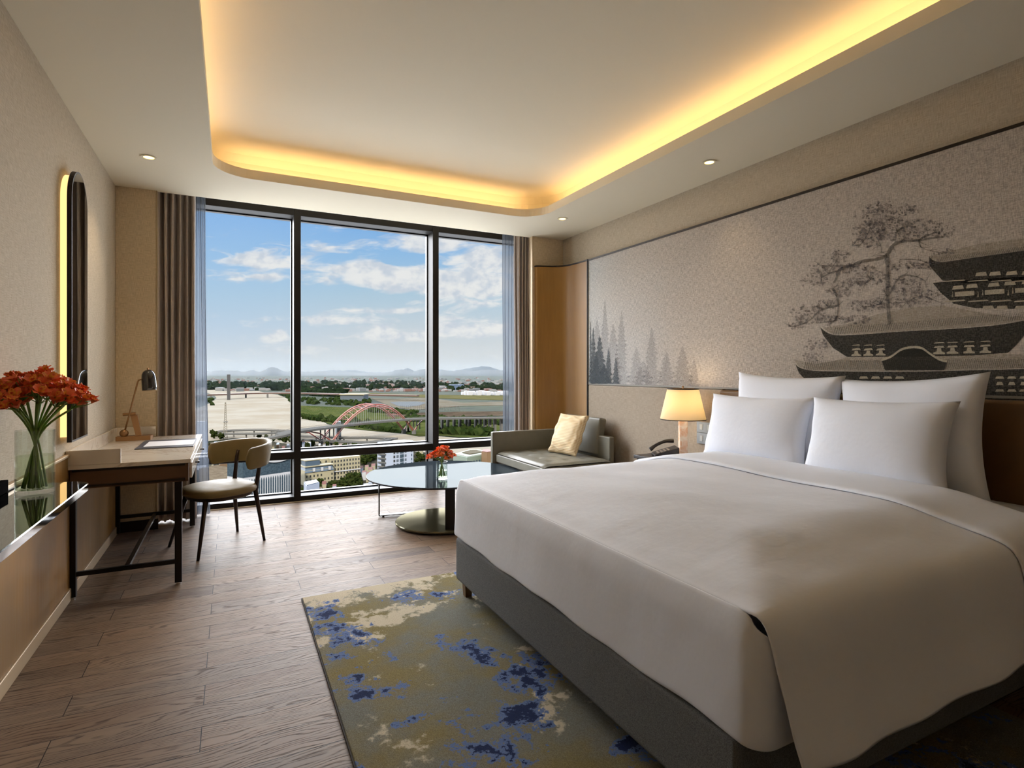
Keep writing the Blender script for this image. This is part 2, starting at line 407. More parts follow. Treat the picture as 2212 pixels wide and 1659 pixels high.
M_petaly = mat('petal_yellow_streaked', rough=.55, fn=lambda t, b: t.put(b.inputs['Base Color'], t.mix(t.mr(t.noise(t.obj(), 90, 3), .4, .62), hexc(240, 160, 50), hexc(214, 70, 24))))
M_stem = mat('flower_stem_green', hexc(128, 158, 62), .5)
M_leaf = mat('leaf_green', hexc(70, 110, 36), .5)
# =============== ROOM SHELL ===============
XL, XR, YS, YW, YB, ZC = -.83, 3.38, 5.47, 6.0, -2.2, 2.8
struct(MB().box(XL - .15, XR + .15, YB - .15, 6.28, -.12, 0).build('floor', M_floor))
struct(MB().box(XL - .15, XL, YB, 6.28, 0, 3.2).build('wall_left', M_fabricwall))
struct(MB().box(XR, XR + .15, YB, 6.28, 0, 3.2).build('wall_right', M_fabricwall))
struct(MB().box(XL - .15, XR + .15, YB - .15, YB, 0, 3.2).build('wall_back', M_fabricwall))
struct(MB().box(XL, -.55, YS, 5.56, 0, 3.06).build('wall_window_left', M_stub, bevel=.004))
struct(MB().box(2.992, XR, 5.44, 5.53, 0, 3.06).build('wall_window_right', M_stub, bevel=.004))
struct(MB().box(-.5495, -.543, YS - .004, YS + .03, 0, 2.8).build('trim_1', M_trimlight))
struct(MB().box(2.980, 2.9915, 5.436, 5.47, 0, 2.8).build('trim_2', M_trimlight))
# ceiling with tray recess
def rrect(x0, x1, y0, y1, r, n=10):
    P = []
    for cx, cy, a0 in ((x1 - r, y1 - r, 0), (x0 + r, y1 - r, 90), (x0 + r, y0 + r, 180), (x1 - r, y0 + r, 270)):
        for i in range(n + 1):
            a = math.radians(a0 + 90 * i / n); P.append((cx + r * math.cos(a), cy + r * math.sin(a)))
    return P
TX0, TX1, TY0, TY1 = -.115, 2.69, -1.3, 4.81
hole = rrect(TX0, TX1, TY0, TY1, .27)
bm = bmesh.new()
ov = [bm.verts.new((x, y, ZC)) for x, y in ((XL, YB), (XR, YB), (XR, 5.5), (XL, 5.5))]
hv = [bm.verts.new((x, y, ZC)) for x, y in hole]
ed = [bm.edges.new((ov[i], ov[(i + 1) % 4])) for i in range(4)] + [bm.edges.new((hv[i], hv[(i + 1) % len(hv)])) for i in range(len(hv))]
bmesh.ops.triangle_fill(bm, edges=ed, use_beauty=True)
LZ = 2.872
lip = [bm.verts.new((x, y, LZ)) for x, y in hole]
big = rrect(TX0 - .26, TX1 + .26, TY0 - .26, TY1 + .26, .45)
tr0 = [bm.verts.new((x, y, LZ)) for x, y in big]
bu = rrect(TX0 - .26, TX1 + .26, TY0 - .26, TY1 + .26, .45); bt = rrect(TX0 - .20, TX1 + .20, TY0 - .20, TY1 + .20, .40)
m1 = [bm.verts.new((x, y, 3.0)) for x, y in bu]; m2 = [bm.verts.new((x, y, 3.05)) for x, y in bt]
n = len(hole)
for i in range(n):
    j = (i + 1) % n
    bm.faces.new((hv[i], hv[j], lip[j], lip[i])); bm.faces.new((lip[i], lip[j], tr0[j], tr0[i]))
    bm.faces.new((tr0[i], tr0[j], m1[j], m1[i])); bm.faces.new((m1[i], m1[j], m2[j], m2[i]))
bm.faces.new(m2)
# pocket front edge and pocket ceiling above the window, outer skin
a, b_, c_, d_ = [bm.verts.new(p) for p in ((XL, 5.5, ZC), (XR, 5.5, ZC), (XR, 5.5, 3.06), (XL, 5.5, 3.06))]
bm.faces.new((a, b_, c_, d_))
e_, f_ = [bm.verts.new(p) for p in ((XR, 6.28, 3.06), (XL, 6.28, 3.06))]
bm.faces.new((d_, c_, e_, f_))
sk = [bm.verts.new(p) for p in ((XL - .15, YB - .15, 3.2), (XR + .15, YB - .15, 3.2), (XR + .15, 6.3, 3.2), (XL - .15, 6.3, 3.2))]
bm.faces.new(sk)
me = bpy.data.meshes.new('ceiling'); bm.to_mesh(me); bm.free(); me.materials.append(M_ceiling)
o = bpy.data.objects.new('ceiling', me); C.objects.link(o); struct(o)
# LED strips hidden in the trough
L = MB(); w = .02
for x0, x1, y0, y1 in ((TX0 + .1, TX1 - .1, TY1 + .15, TY1 + .15 + w), (TX0 - .15 - w, TX0 - .15, TY0 + .1, TY1 - .1), (TX1 + .15, TX1 + .15 + w, TY0 + .1, TY1 - .1)):
    L.box(x0, x1, y0, y1, LZ + .001, LZ + .012)
tag(L.build('cove_light_strip', M_led, origin=(1.2, 2, LZ)), 'warm LED strip glowing inside the recessed ceiling tray', 'light strip')
# baseboards, ledge, bronze dado on the left wall
tag(MB().box(XL + .001, XL + .014, YB + .01, YS - .01, .071, .817).build('dado_panel', M_bronze), 'brushed bronze panelling along the foot of the left wall', 'wall panel')
struct(MB().box(XL, XL + .022, YB, YS, 0, .07).build('baseboard_left', M_trimlight, bevel=.004))
struct(MB().box(XL, XL + .024, YB, 3.93, .818, .834).build('trim_3', M_trimlight, bevel=.003))
struct(MB().box(XL + .022, -.535, YS - .014, YS, 0, .085).build('baseboard_window', M_trimdark))
# ---- window ----
GY = 6.19
wf = MB()
wf.box(XL, XR, YW, 6.25, 0, .05)          # sill
wf.box(XL, XR, YW, 6.25, .425, .50)       # transom
wf.box(XL, XR, YW, 6.25, 2.87, 3.06)      # head
wfo = struct(wf.build('window_1', M_frame, bevel=.004))
mu = MB()
for x0, x1 in ((.566, .632), (2.018, 2.088)): mu.box(x0, x1, YW - .012, 6.26, 0, 3.06)
mu.build('mullion', M_frame, wfo, bevel=.004)
ins = MB()
for x0, x1 in ((XL, .566), (.632, 2.018), (2.088, XR)):
    for z0, z1 in ((.05, .425), (.50, 2.87)):
        ins.box(x0, x1, GY - .02, GY + .03, z0, z0 + .012); ins.box(x0, x1, GY - .02, GY + .03, z1 - .012, z1)
        ins.box(x0, x0 + .012, GY - .02, GY + .03, z0, z1); ins.box(x1 - .012, x1, GY - .02, GY + .03, z0, z1)
ins.build('glazing_bead', M_dark, wfo)
for x0, x1 in ((XL, .566), (.632, 2.018), (2.088, XR)):
    for z0, z1 in ((.05, .425), (.50, 2.87)):
        MB().add([(x0, GY, z0), (x1, GY, z0), (x1, GY, z1), (x0, GY, z1)], [(0, 1, 2, 3)]).build('window_pane', M_pane, wfo)
tag(MB().box(-.55, 2.975, YW - .05, YW - .012, 0, .006).build('trim_4', M_trimlight), kind='structure')

# ---- curtains ----
def curtain(name, x0, x1, yc, amp, waves, z0, z1, m, label, cat, lean=0., th=.004, seed=1, ph=0., gather=0.):
    rr = random.Random(seed); N = waves * 14
    k = [rr.uniform(.75, 1.25) for _ in range(waves + 2)]
    def fn(u, v):
        w = u * waves; i = int(min(w, waves - 1e-6)); a = amp * (k[i] * (1 - (w - i)) + k[i + 1] * (w - i))
        xx = x0 + (x1 - x0) * u; z = z0 + (z1 - z0) * v
        f = 1 + .25 * math.sin(v * 5 + i) * (1 - v)
        xx += lean * (1 - v) * (u - .0) + .012 * math.sin(w * 2.1 + v * 4) * (1 - v)
        y = yc + a * f * math.sin(2 * PI * w + ph) + .006 * math.sin(v * 9 + w)
        if v < .04: y += .02 * math.sin(w * 5) * (1 - v / .04)
        return (xx + .25 * a * math.sin(4 * PI * w + ph), y, z)
    mb = MB().grid(fn, N, 26)
    o = mb.build(name, m, smooth=True)
    if th:
        s = o.modifiers.new('solid', 'SOLIDIFY'); s.thickness = th
    return tag(o, label, cat)
curtain('drape', -.64, -.275, 5.68, .05, 7, .012, 3.03, M_drape, 'taupe floor-length drape gathered at the left end of the window', 'curtain', .0, seed=3)
curtain('sheer_curtain', -.33, -.205, 5.80, .026, 4, .012, 3.03, M_sheer, 'pale grey sheer gathered beside the left drape behind the desk', 'curtain', .03, th=0, seed=4)
curtain('drape', 2.885, 3.12, 5.66, .045, 6, .012, 3.03, M_drape, 'taupe floor-length drape gathered at the right end of the window', 'curtain', .0, seed=6)
curtain('sheer_curtain', 2.79, 2.95, 5.80, .024, 4, .012, 3.03, M_sheer, 'pale grey sheer gathered beside the right drape behind the sofa', 'curtain', -.0, th=0, seed=7)

def lerp(a, b, t): return a + (b - a) * t
def curve(P, n=8):                    # Catmull-Rom through P
    out = []
    for i in range(len(P) - 1):
        p0 = P[max(i - 1, 0)]; p1 = P[i]; p2 = P[i + 1]; p3 = P[min(i + 2, len(P) - 1)]
        for k in range(n):
            t = k / n
            out.append(tuple(.5 * (2 * p1[j] + (p2[j] - p0[j]) * t + (2 * p0[j] - 5 * p1[j] + 4 * p2[j] - p3[j]) * t * t + (3 * p1[j] - p0[j] - 3 * p2[j] + p3[j]) * t ** 3) for j in range(len(p1))))
    return out + [P[-1]]
# ---- curved wood panel, mural, padded panels ----
crv = [(3.01, 5.438), (3.024, 5.405), (3.08, 5.385), (3.15, 5.358), (3.22, 5.32), (3.275, 5.27), (3.305, 5.21), (3.322, 5.12), (3.331, 5.0), (3.335, 4.885)]
crv = curve(crv, 5); NC_ = len(crv)
cw = MB(); poly = crv + [(3.378, 4.885), (3.378, 5.438)]
cp = thing('curved_wood_panel', (3.2, 5.2, 0), 'golden wood veneer panel curving into the corner beside the window', 'wall panel')
MB().prism(poly, .0, 2.462, lambda p, q, d: (p, q, d)).build('veneer', M_wood, cp)
MB().prism([(p - .006 if i < NC_ else p, q - (.006 if i < NC_ else 0)) for i, (p, q) in enumerate(poly)], 2.462, 2.476, lambda p, q, d: (p, q, d)).build('top_trim', M_trimdark, cp)
MB().box(3.325, 3.378, 4.872, 4.885, 0, 2.476).build('side_trim', M_trimdark, cp)
mu_ = thing('wall_mural', (3.36, 2.2, 1.17), 'large printed linen mural of misty pines, a blossom tree and tiered temple roofs', 'mural')
MX = 3.338
MB().box(MX, 3.379, YB, 4.872, 1.182, 2.458).build('linen_panel', M_mural, mu_)
MB().box(MX - .006, 3.379, YB, 4.872, 2.458, 2.474).build('top_trim', M_trimdark, mu_)
MB().box(MX - .004, 3.379, YB, 4.872, 1.168, 1.182).build('bottom_trim', mat('grey_bronze_trim', hexc(120, 114, 102), .5), mu_)
def MP(u, v, e=.001):                 # a point on the mural's face
    k = (u - CX) / F; rx = DX + k * RX; t = MX / rx
    return (MX - e, (DY + k * RY) * t, CAM + (HY - v) * t / F)
def printed(name, polys, m, e=.0012):
    mb = MB(); dz = 0
    for P in polys:
        mb.add([MP(u, v, e) for u, v in P], [tuple(range(len(P)))])
    return mb.build(name, m, mu_)
def lerp(a, b, t): return a + (b - a) * t
# temple tiers (photo-plane outlines laid on the mural face)
darks = []
darks.append(curve([(2007, 553), (2016, 562), (2036, 566), (2080, 560), (2150, 550), (2240, 538)]) + [(2240, 608), (2150, 606), (2090, 612), (2036, 606), (2020, 588), (2008, 574)])
darks.append([(2015, 611), (2100, 604), (2240, 596), (2240, 668), (2108, 666), (2060, 656), (2032, 632)])
darks.append(curve([(1772, 707), (1786, 718), (1806, 724), (1850, 723), (1950, 716), (2080, 709), (2170, 700), (2240, 686)]) + [(2240, 690), (2200, 740), (2178, 762), (2100, 768), (1990, 770), (1830, 771), (1800, 752), (1778, 724)])
darks.append(curve([(1715, 778), (1724, 792), (1750, 800), (1800, 802), (1940, 803), (2100, 800), (2240, 796)]) + [(2240, 868), (1766, 862), (1752, 832), (1726, 806)])
printed('temple_print', darks, I_dark)
roofs = [[(2007, 553), (2060, 540), (2120, 526), (2240, 512), (2240, 537), (2150, 549), (2080, 559), (2036, 565), (2016, 561)],
         [(1778, 708), (1830, 700), (1900, 678), (1970, 664), (2040, 660), (2100, 672), (2180, 684), (2240, 680), (2240, 685), (2170, 699), (2080, 708), (1950, 715), (1850, 722), (1806, 723), (1788, 716)],
         [(1715, 777), (1760, 786), (1800, 780), (1830, 772), (2180, 764), (2240, 768), (2240, 795), (2100, 799), (1940, 802), (1800, 801), (1750, 799), (1726, 792)]]
printed('roof_print', roofs, I_roof, .0010)
ridge = MB()
for (a1, b1), (a2, b2), n_ in (((1736, 799), (2240, 795), 120), ((1800, 723), (2240, 688), 90), ((2030, 565), (2240, 538), 44)):
    for i in range(n_):
        t0 = i / n_; u = lerp(a1, a2, t0); v = lerp(b1, b2, t0); h = 20 if n_ == 120 else (16 if n_ == 90 else 10)
        ridge.add([MP(u, v, .0016), MP(u + 1.5, v, .0016), MP(u + 1.5 + 5, v - h, .0016), MP(u + 5, v - h, .0016)], [(0, 1, 2, 3)])
ridge.build('roof_tile_print', I_mid, mu_)
wins = MB()
def trap(u, v, w_, h):
    wins.add([MP(x, y, .002) for x, y in ((u - w_ / 2, v), (u + w_ / 2, v), (u + w_ / 2, v - h * .25), (u + w_ * .22, v - h * .45), (u + w_ * .16, v - h), (u - w_ * .16, v - h), (u - w_ * .22, v - h * .45), (u - w_ / 2, v - h * .25))], [tuple(range(8))])
def slab(u0, v0, u1, v1, h): wins.add([MP(u0, v0, .002), MP(u1, v1, .002), MP(u1 - 3, v1 - h, .002), MP(u0 + 3, v0 - h, .002)], [(0, 1, 2, 3)])
for i, u in enumerate((1850, 1876, 1903)): trap(u, 769 - i * .5, 21, 11); slab(u - 10, 757, u + 10, 756, 4); slab(u - 10, 747, u + 9, 746, 2)
for i, u in enumerate((2029, 2058, 2094, 2129)): trap(u, 765 - i * .8, 25, 13); slab(u - 12, 752 - i, u + 12, 751 - i, 4); slab(u - 12, 742 - i, u + 12, 741 - i, 2)
for i, u in enumerate((2070, 2100, 2147, 2182, 2220)): slab(u - 13, 626 - i * 3, u + 13, 624 - i * 3, 8)
for i, u in enumerate((2085, 2150, 2215)):
    wins.add([MP(x, y, .002) for x, y in ((u - 22, 641 - i * 4), (u + 20, 638 - i * 4), (u + 20, 628 - i * 4), (u - 22, 631 - i * 4))], [(0, 1, 2, 3)])
    for q in (-29, 26): slab(u + q, 642 - i * 4, u + q + 4, 642 - i * 4, 12)
for i, u in enumerate((2120, 2150, 2186, 2220)): slab(u - 13, 597 - i, u + 13, 595 - i, 8)
for i, u in enumerate((2135, 2165, 2205)): slab(u - 13, 668, u + 13, 667, 7)
for u in (2040, 2090, 2140, 2190): slab(u, 609, u + 46, 606, 2.2); slab(u, 653, u + 46, 650, 3)
for u in (1866, 1892, 1918, 1944, 2160, 2186, 2212): slab(u - 10, 818, u + 10, 818, 5); slab(u - 8, 832, u + 8, 832, 7); slab(u - 10, 846, u + 10, 846, 5)
wins.build('window_print', I_pale, mu_)
gab = curve([(1905, 775), (1925, 768), (1945, 754), (1965, 748), (1990, 749), (2010, 762), (2030, 774), (2046, 778)])
gl = MB(); gl.add([MP(u, v, .0028) for u, v in gab] + [MP(u, v + 5, .0028) for u, v in gab[::-1]], [(i, i + 1, 2 * len(gab) - 2 - i, 2 * len(gab) - 1 - i) for i in range(len(gab) - 1)])
gl.build('gable_print', I_pale, mu_)
gd = MB(); gd.add([MP(u, v + 5, .0024) for u, v in gab] + [MP(2040, 800, .0024), (MP(1912, 800, .0024))], [tuple(range(len(gab) + 2))]); gd.build('gable_wall_print', I_dark, mu_)
# blossom tree: trunk, branches and blossom flecks
tb = MB(); fl = MB(); tr = random.Random(11)
def stroke(P, w0, w1):
    P = curve(P, 5); n_ = len(P)
    L_, R_ = [], []
    for i, (u, v) in enumerate(P):
        a_ = P[max(i - 1, 0)]; b2 = P[min(i + 1, n_ - 1)]; dx, dy = b2[0] - a_[0], b2[1] - a_[1]; l = math.hypot(dx, dy) or 1
        w_ = lerp(w0, w1, i / (n_ - 1)) * tr.uniform(.7, 1.25) / 2
        L_.append((u - dy / l * w_, v + dx / l * w_)); R_.append((u + dy / l * w_, v - dx / l * w_))
    tb.add([MP(*p, .0034) for p in L_] + [MP(*p, .0034) for p in R_], [(i, i + 1, n_ + i + 1, n_ + i) for i in range(n_ - 1)])
def fleck(u, v, s):
    k = tr.randint(4, 6); a0 = tr.uniform(0, 6)
    fl.add([MP(u + s * tr.uniform(.5, 1.2) * math.cos(a0 + 2 * PI * i / k), v + s * .8 * tr.uniform(.5, 1.2) * math.sin(a0 + 2 * PI * i / k), .0040) for i in range(k)], [tuple(range(k))])
limbs = [([(1922, 700), (1918, 640), (1918, 590), (1917, 555)], 7, 10), ([(1917, 552), (1930, 530), (1948, 522), (1985, 520), (2010, 515), (2040, 512)], 9, 3),
         ([(1985, 520), (2005, 508), (2030, 500)], 4, 2), ([(1917, 552), (1895, 560), (1862, 565), (1838, 574), (1812, 584), (1808, 600), (1800, 612)], 7, 4),
         ([(1838, 574), (1800, 575), (1770, 573)], 3, 1.5), ([(1812, 584), (1790, 592), (1775, 600)], 3, 1.5), ([(1920, 640), (1945, 598), (1980, 598), (2000, 608)], 4, 2),
         ([(1812, 660), (1808, 640), (1800, 625)], 5, 3), ([(1812, 660), (1790, 664), (1768, 674), (1755, 688)], 5, 2), ([(1755, 688), (1735, 700), (1708, 706)], 3, 1.5),
         ([(1880, 600), (1870, 612), (1882, 604), (1890, 602)], 2.4, 1.4), ([(1938, 500), (1950, 492), (1962, 488)], 3, 1.5), ([(1905, 545), (1903, 530), (1890, 505)], 4, 1.5),
         ([(1985, 522), (1992, 535), (2010, 542)], 2.4, 1.2), ([(1875, 505), (1860, 528), (1842, 530)], 3, 1.2), ([(1812, 660), (1806, 690), (1790, 695), (1765, 698)], 3, 1.5),
         ([(1945, 560), (1985, 562), (2010, 570)], 2.2, 1.2), ([(1865, 664), (1890, 660), (1905, 655)], 3, 1.5), ([(1930, 655), (1960, 652), (1990, 640), (2035, 655)], 3, 2)]
for P, a1, b1 in limbs:
    stroke(P, a1, b1)
    for q in range(7):
        s_ = P[tr.randrange(len(P))]; ang = tr.uniform(-PI, 0) if tr.random() < .7 else tr.uniform(0, PI); l = tr.uniform(10, 24)
        stroke([s_, (s_[0] + l * .5 * math.cos(ang) + tr.uniform(-3, 3), s_[1] + l * .5 * math.sin(ang)), (s_[0] + l * math.cos(ang), s_[1] + l * math.sin(ang))], 1.8, .8)
clus = [(1905, 470, 45, 18), (1925, 490, 55, 16), (1880, 500, 40, 18), (1990, 488, 42, 16), (2040, 500, 24, 12), (1870, 525, 28, 10), (1812, 552, 26, 12), (1900, 450, 30, 14), (1960, 455, 24, 12), (1940, 510, 60, 12),
        (1790, 580, 34, 14), (1850, 580, 40, 12), (1760, 605, 30, 12), (1880, 600, 36, 16), (1960, 575, 50, 8), (2000, 570, 34, 10), (1820, 628, 30, 14), (1750, 680, 34, 20), (1785, 660, 24, 12), (1720, 704, 16, 7),
        (1800, 690, 34, 10), (1950, 620, 46, 18), (1990, 640, 40, 16), (1930, 655, 55, 10), (1870, 660, 40, 12), (1835, 690, 50, 10), (1768, 745, 22, 14), (1755, 772, 26, 10), (2040, 545, 24, 8), (1845, 610, 26, 10)]
for (cu_, cv_, ru, rv) in clus:
    for q in range(int(ru * rv / 6.0)):
        a_ = tr.uniform(0, 2 * PI); r_ = math.sqrt(tr.random()) * (1.0 if tr.random() < .8 else 1.3)
        fleck(cu_ + ru * r_ * math.cos(a_), cv_ + rv * r_ * math.sin(a_), tr.uniform(1.2, 4.2))
tb.build('branch_print', I_mid, mu_); fl.build('blossom_print', I_blossom, mu_)
# pines
def pine(mb, u, vb, vt, w_, e, sd):
    rr = random.Random(sd); n_ = int((vb - vt) / 3.2); Lp, Rp = [], []
    for i in range(n_ + 1):
        t_ = i / n_; v = lerp(vt, vb, t_); ww = w_ * (t_ ** .75) * (.55 + .45 * ((i % 3) / 2)) * rr.uniform(.75, 1.15) / 2 + .4
        Lp.append((u - ww, v + rr.uniform(-1, 1))); Rp.append((u + ww * rr.uniform(.8, 1.1), v + rr.uniform(-1, 1)))
    mb.add([MP(*p, e) for p in Lp] + [MP(*p, e) for p in Rp], [(i, i + 1, n_ + 2 + i, n_ + 1 + i) for i in range(n_)])
fg = MB()
for i, (u, vt, w_) in enumerate(((1307, 648, 34), (1343, 672, 40), (1408, 708, 46), (1475, 748, 56), (1290, 690, 40), (1440, 760, 50), (1375, 750, 48), (1325, 700, 50), (1500, 775, 30), (1390, 780, 60))): pine(fg, u, 828 + (u - 1270) * .03, vt, w_, .0012 + i * .0002, i)
fg.build('misty_pine_print', I_fog, mu_)
pn = MB()
for i, (u, vt, w_) in enumerate(((1275, 694, 12), (1282, 708, 34), (1296, 726, 40), (1288, 760, 50), (1315, 753, 20), (1331, 772, 19), (1305, 790, 44))): pine(pn, max(u, 1276), 829, vt, w_ if u > 1290 else w_ * .6, .0034 + i * .0002, 20 + i)
pn.build('dark_pine_print', I_pine, mu_)
o = MB().box(3.335, 3.379, 3.085, 4.872, .0, 1.166).build('padded_panel', mat('greige_padding', rough=.8, fn=weave(hexc(140, 126, 108), hexc(172, 156, 136))), bevel=.012, seg=4)
tag(o, 'greige padded wall panel between the curved wood panel and the headboard', 'wall panel')
hb = thing('headboard', (3.33, 2.0, 0), 'chestnut brown leather headboard panels behind the bed pillows', 'headboard')
for y0, y1 in ((2.02, 3.075), (.955, 2.01), (-.2, .945)):
    MB().box(3.285, 3.379, y0, y1, .0, 1.162).build('leather_panel', M_head, hb, bevel=.02, seg=4)
# =============== FIXTURES ===============
def downlight(x, y, label, pw=8):
    t = thing('downlight', (x, y, ZC - .004), label, 'downlight', 'round recessed downlights in the white ceiling')
    MB().lathe([(.032, ZC - .001), (.047, ZC - .001), (.05, ZC - .006), (.034, ZC - .006), (.032, ZC - .001)], (x, y), 28, False).build('trim_ring', M_cove, t, smooth=False)
    MB().lathe([(0, ZC - .003), (.033, ZC - .003)], (x, y), 24).build('lens', M_bulb, t)
    ld = bpy.data.lights.new('downlight_beam', 'SPOT'); ld.energy = pw; ld.spot_size = 1.5; ld.spot_blend = .9; ld.shadow_soft_size = .03; ld.color = (1, .78, .5)
    lo = bpy.data.objects.new('downlight_beam', ld); C.objects.link(lo); lo.location = (0, 0, -.03); lo.parent = t
    return t
downlight(3.06, 2.95, 'round recessed downlight above the mural, nearer of the two over the bed side', 3)
downlight(2.90, 4.68, 'round recessed downlight in the ceiling above the sofa corner', 4)
downlight(-.51, 4.64, 'round recessed downlight in the ceiling above the desk', 10)
# capsule mirror with glowing backing
mr_ = thing('wall_mirror', (XL, 4.0, .91), 'tall arched mirror with dark frame and glowing backlight above the desk', 'mirror')
def arch(y0, y1, z0, z1, n_=24):
    r = (y1 - y0) / 2; cy_ = (y0 + y1) / 2; zc = z1 - r
    return [(y0, z0), (y1, z0)] + [(cy_ + r * math.cos(PI * i / n_), zc + r * math.sin(PI * i / n_)) for i in range(n_ + 1)]
fx = lambda p, q, d: (d, p, q)
MB().prism(arch(3.835, 4.165, .94, 2.415), XL + .0, XL + .034, fx).build('backlight', M_mirled, mr_)
MB().prism(arch(3.812, 4.19, .912, 2.44), XL + .034, XL + .056, fx).build('frame', M_trimdark, mr_)
MB().prism(arch(3.822, 4.18, .922, 2.43), XL + .056, XL + .0575, fx).build('mirror_glass', M_mirror, mr_)
# ---- marble desk ----
DZ = .768; DY0, DY1 = 3.93, 5.455; DX1 = -.217
dk = thing('writing_desk', (-.52, 4.7, 0), 'marble-topped writing desk with brown leather apron and black metal legs', 'desk')
MB().box(XL + .002, DX1, DY0, DY1, DZ - .024, DZ).build('marble_top', M_marble, dk, bevel=.002)
sp = MB().box(XL + .003, XL + .018, DY0, DY1, DZ + .0005, .852).box(XL + .018, -.57, DY0, DY0 + .016, DZ + .0005, .852).box(XL + .018, -.55, DY1 - .016, DY1, DZ + .0005, .852)
sp.build('splashback', M_marble, dk, bevel=.0015)
MB().box(XL + .02, DX1 - .012, DY0 + .012, DY1 - .012, .632, DZ - .0245).build('apron', M_leatherdk, dk, bevel=.003)
aw = MB()
aw.box(XL + .03, DX1 - .03, DY0 + .004, DY0 + .012, .640, .652).box(XL + .03, DX1 - .03, DY0 + .004, DY0 + .012, .73, .742)
aw.build('apron_piping', M_trimdark, dk)
for y0, y1 in ((4.0, 4.68), (4.71, 5.40)):
    dr = MB().box(DX1 - .012, DX1 + .004, y0, y1, .642, .736).build('drawer', M_marble, dk, bevel=.002)
    MB().cyl((DX1 + .004, (y0 + y1) / 2, .69), (DX1 + .022, (y0 + y1) / 2, .69), .005).box(DX1 + .02, DX1 + .03, (y0 + y1) / 2 - .012, (y0 + y1) / 2 + .012, .684, .697).build('drawer_pull', M_trimdark, dr, bevel=.001)
for x in (-.807, -.285):
    for y in (3.985, 5.40):
        lg = MB().box(x - .019, x + .019, y - .019, y + .019, .014, .632).build('leg', M_dark, dk, bevel=.002)
        MB().cyl((x, y, 0), (x, y, .015), .014).build('foot', M_chrome, lg)
MB().box(-.796, -.304, 3.975, 3.995, .128, .154).build('stretcher', M_dark, dk)
MB().box(-.796, -.304, 5.39, 5.41, .128, .154).build('stretcher', M_dark, dk)
MB().box(-.562, -.538, 3.995, 5.39, .130, .150).build('stretcher', M_steel, dk)
# desk pad
pd = thing('desk_pad', (-.41, 4.83, DZ), 'dark leather desk pad holding a white paper sheet', 'desk pad')
MB().box(-.585, -.235, 4.56, 5.09, DZ + .0005, DZ + .006).build('pad', mat('slate_leather', hexc(66, 62, 66), .5), pd, bevel=.001)
MB().box(-.545, -.242, 4.66, 4.98, DZ + .0062, DZ + .0075).build('paper', M_white, pd)
# desk lamp
lx, ly = -.665, 5.235
dl = thing('desk_lamp', (lx, ly, DZ), 'brass counterweight desk lamp with a glossy black dome shade', 'lamp', rz=math.radians(-3))
def lb(m, nm, mt, par=dl, **k): return m.build(nm, mt, par, local=True, **k)
sx = .0036                            # metres per photo pixel at the lamp
def LP(u, v, y=0.): return ((u - 290) * sx * .98, y, (951 - v) * sx)
lb(MB().box(-.118, .110, -.055, .055, .0, .034), 'base', M_brass, bevel=.001)
w1 = MB().add([LP(292, 945, -.014), LP(303, 945, -.014), LP(294, 896, -.014), LP(281, 896, -.014), LP(292, 945, .014), LP(303, 945, .014), LP(294, 896, .014), LP(281, 896, .014)],
              [(0, 1, 2, 3), (7, 6, 5, 4), (0, 4, 5, 1), (1, 5, 6, 2), (2, 6, 7, 3), (3, 7, 4, 0)])
lb(w1, 'upright', M_brass)
lb(MB().tube([LP(268, 895, -.02), LP(292, 894, -.02)], .012, 12), 'pivot', M_brass, smooth=False)
lb(MB().tube([LP(272, 932, -.035), LP(281, 894, -.035), LP(296, 826, -.035), LP(298, 821, -.035), LP(303, 820, -.02)], .006, 10), 'rod', M_brass, smooth=True)
lb(MB().blob((LP(271, 935, -.035)[0], -.035, LP(271, 935)[2]), .03, .03, .03, 1, 3, 0), 'counterweight', M_brass, smooth=True)
hp = Vector(LP(317, 844)); 
prof = [(.0505, 0), (.052, .02), (.050, .09), (.046, .125), (.036, .148), (.02, .16), (.006, .164)]
sh = lb(MB().lathe([(.048, .0)] + prof, (0, 0), 36, False), 'shade', M_black, smooth=True)
sh.location = hp; sh.rotation_euler = (0, math.radians(-4), 0)
kn = MB().lathe([(.007, .163), (.007, .176), (.0, .178)], (0, 0), 14, False).build('finial', M_brass, sh, local=True)
rm = MB().lathe([(.0515, -.003), (.0525, .002), (.049, .002), (.049, -.003), (.0515, -.003)], (0, 0), 36, False).build('rim', M_trimlight, sh, local=True)
# ---- console shelf, foreground left ----
KZ = .812
kc = thing('console_shelf', (-.70, 1.6, KZ - .03), 'smoked mirror-glass console shelf with polished metal edge on left wall', 'console shelf')
def shelf(x1, y1, r, n_=14):
    P = [(XL + .002, -1.2), (x1, -1.2)]
    for i in range(n_ + 1):
        a_ = PI / 2 * i / n_; P.append((x1 - r + r * math.cos(a_), y1 - r + .06 * 0 + r * math.sin(a_)))
    return P + [(XL + .002, y1)]
xy = lambda p, q, d: (p, q, d)
MB().prism(shelf(-.553, 3.09, .09), KZ - .03, KZ - .004, xy).build('metal_edge', M_chrome, kc)
MB().prism(shelf(-.556, 3.087, .088), KZ - .004, KZ, xy).build('glass_top', M_smoke, kc)
MB().box(XL + .016, -.62, 1.2, 1.24, .62, KZ - .03).build('wall_bracket', M_dark, kc)
o = MB().box(XL + .005, XL + .03, 1.2, 2.93, KZ + .001, KZ + .05).build('tray_riser', mat('matte_black', hexc(28, 26, 26), .9, spec=.0), bevel=.002); tag(o, 'low dark bar standing on the console shelf against the left wall', 'tray')
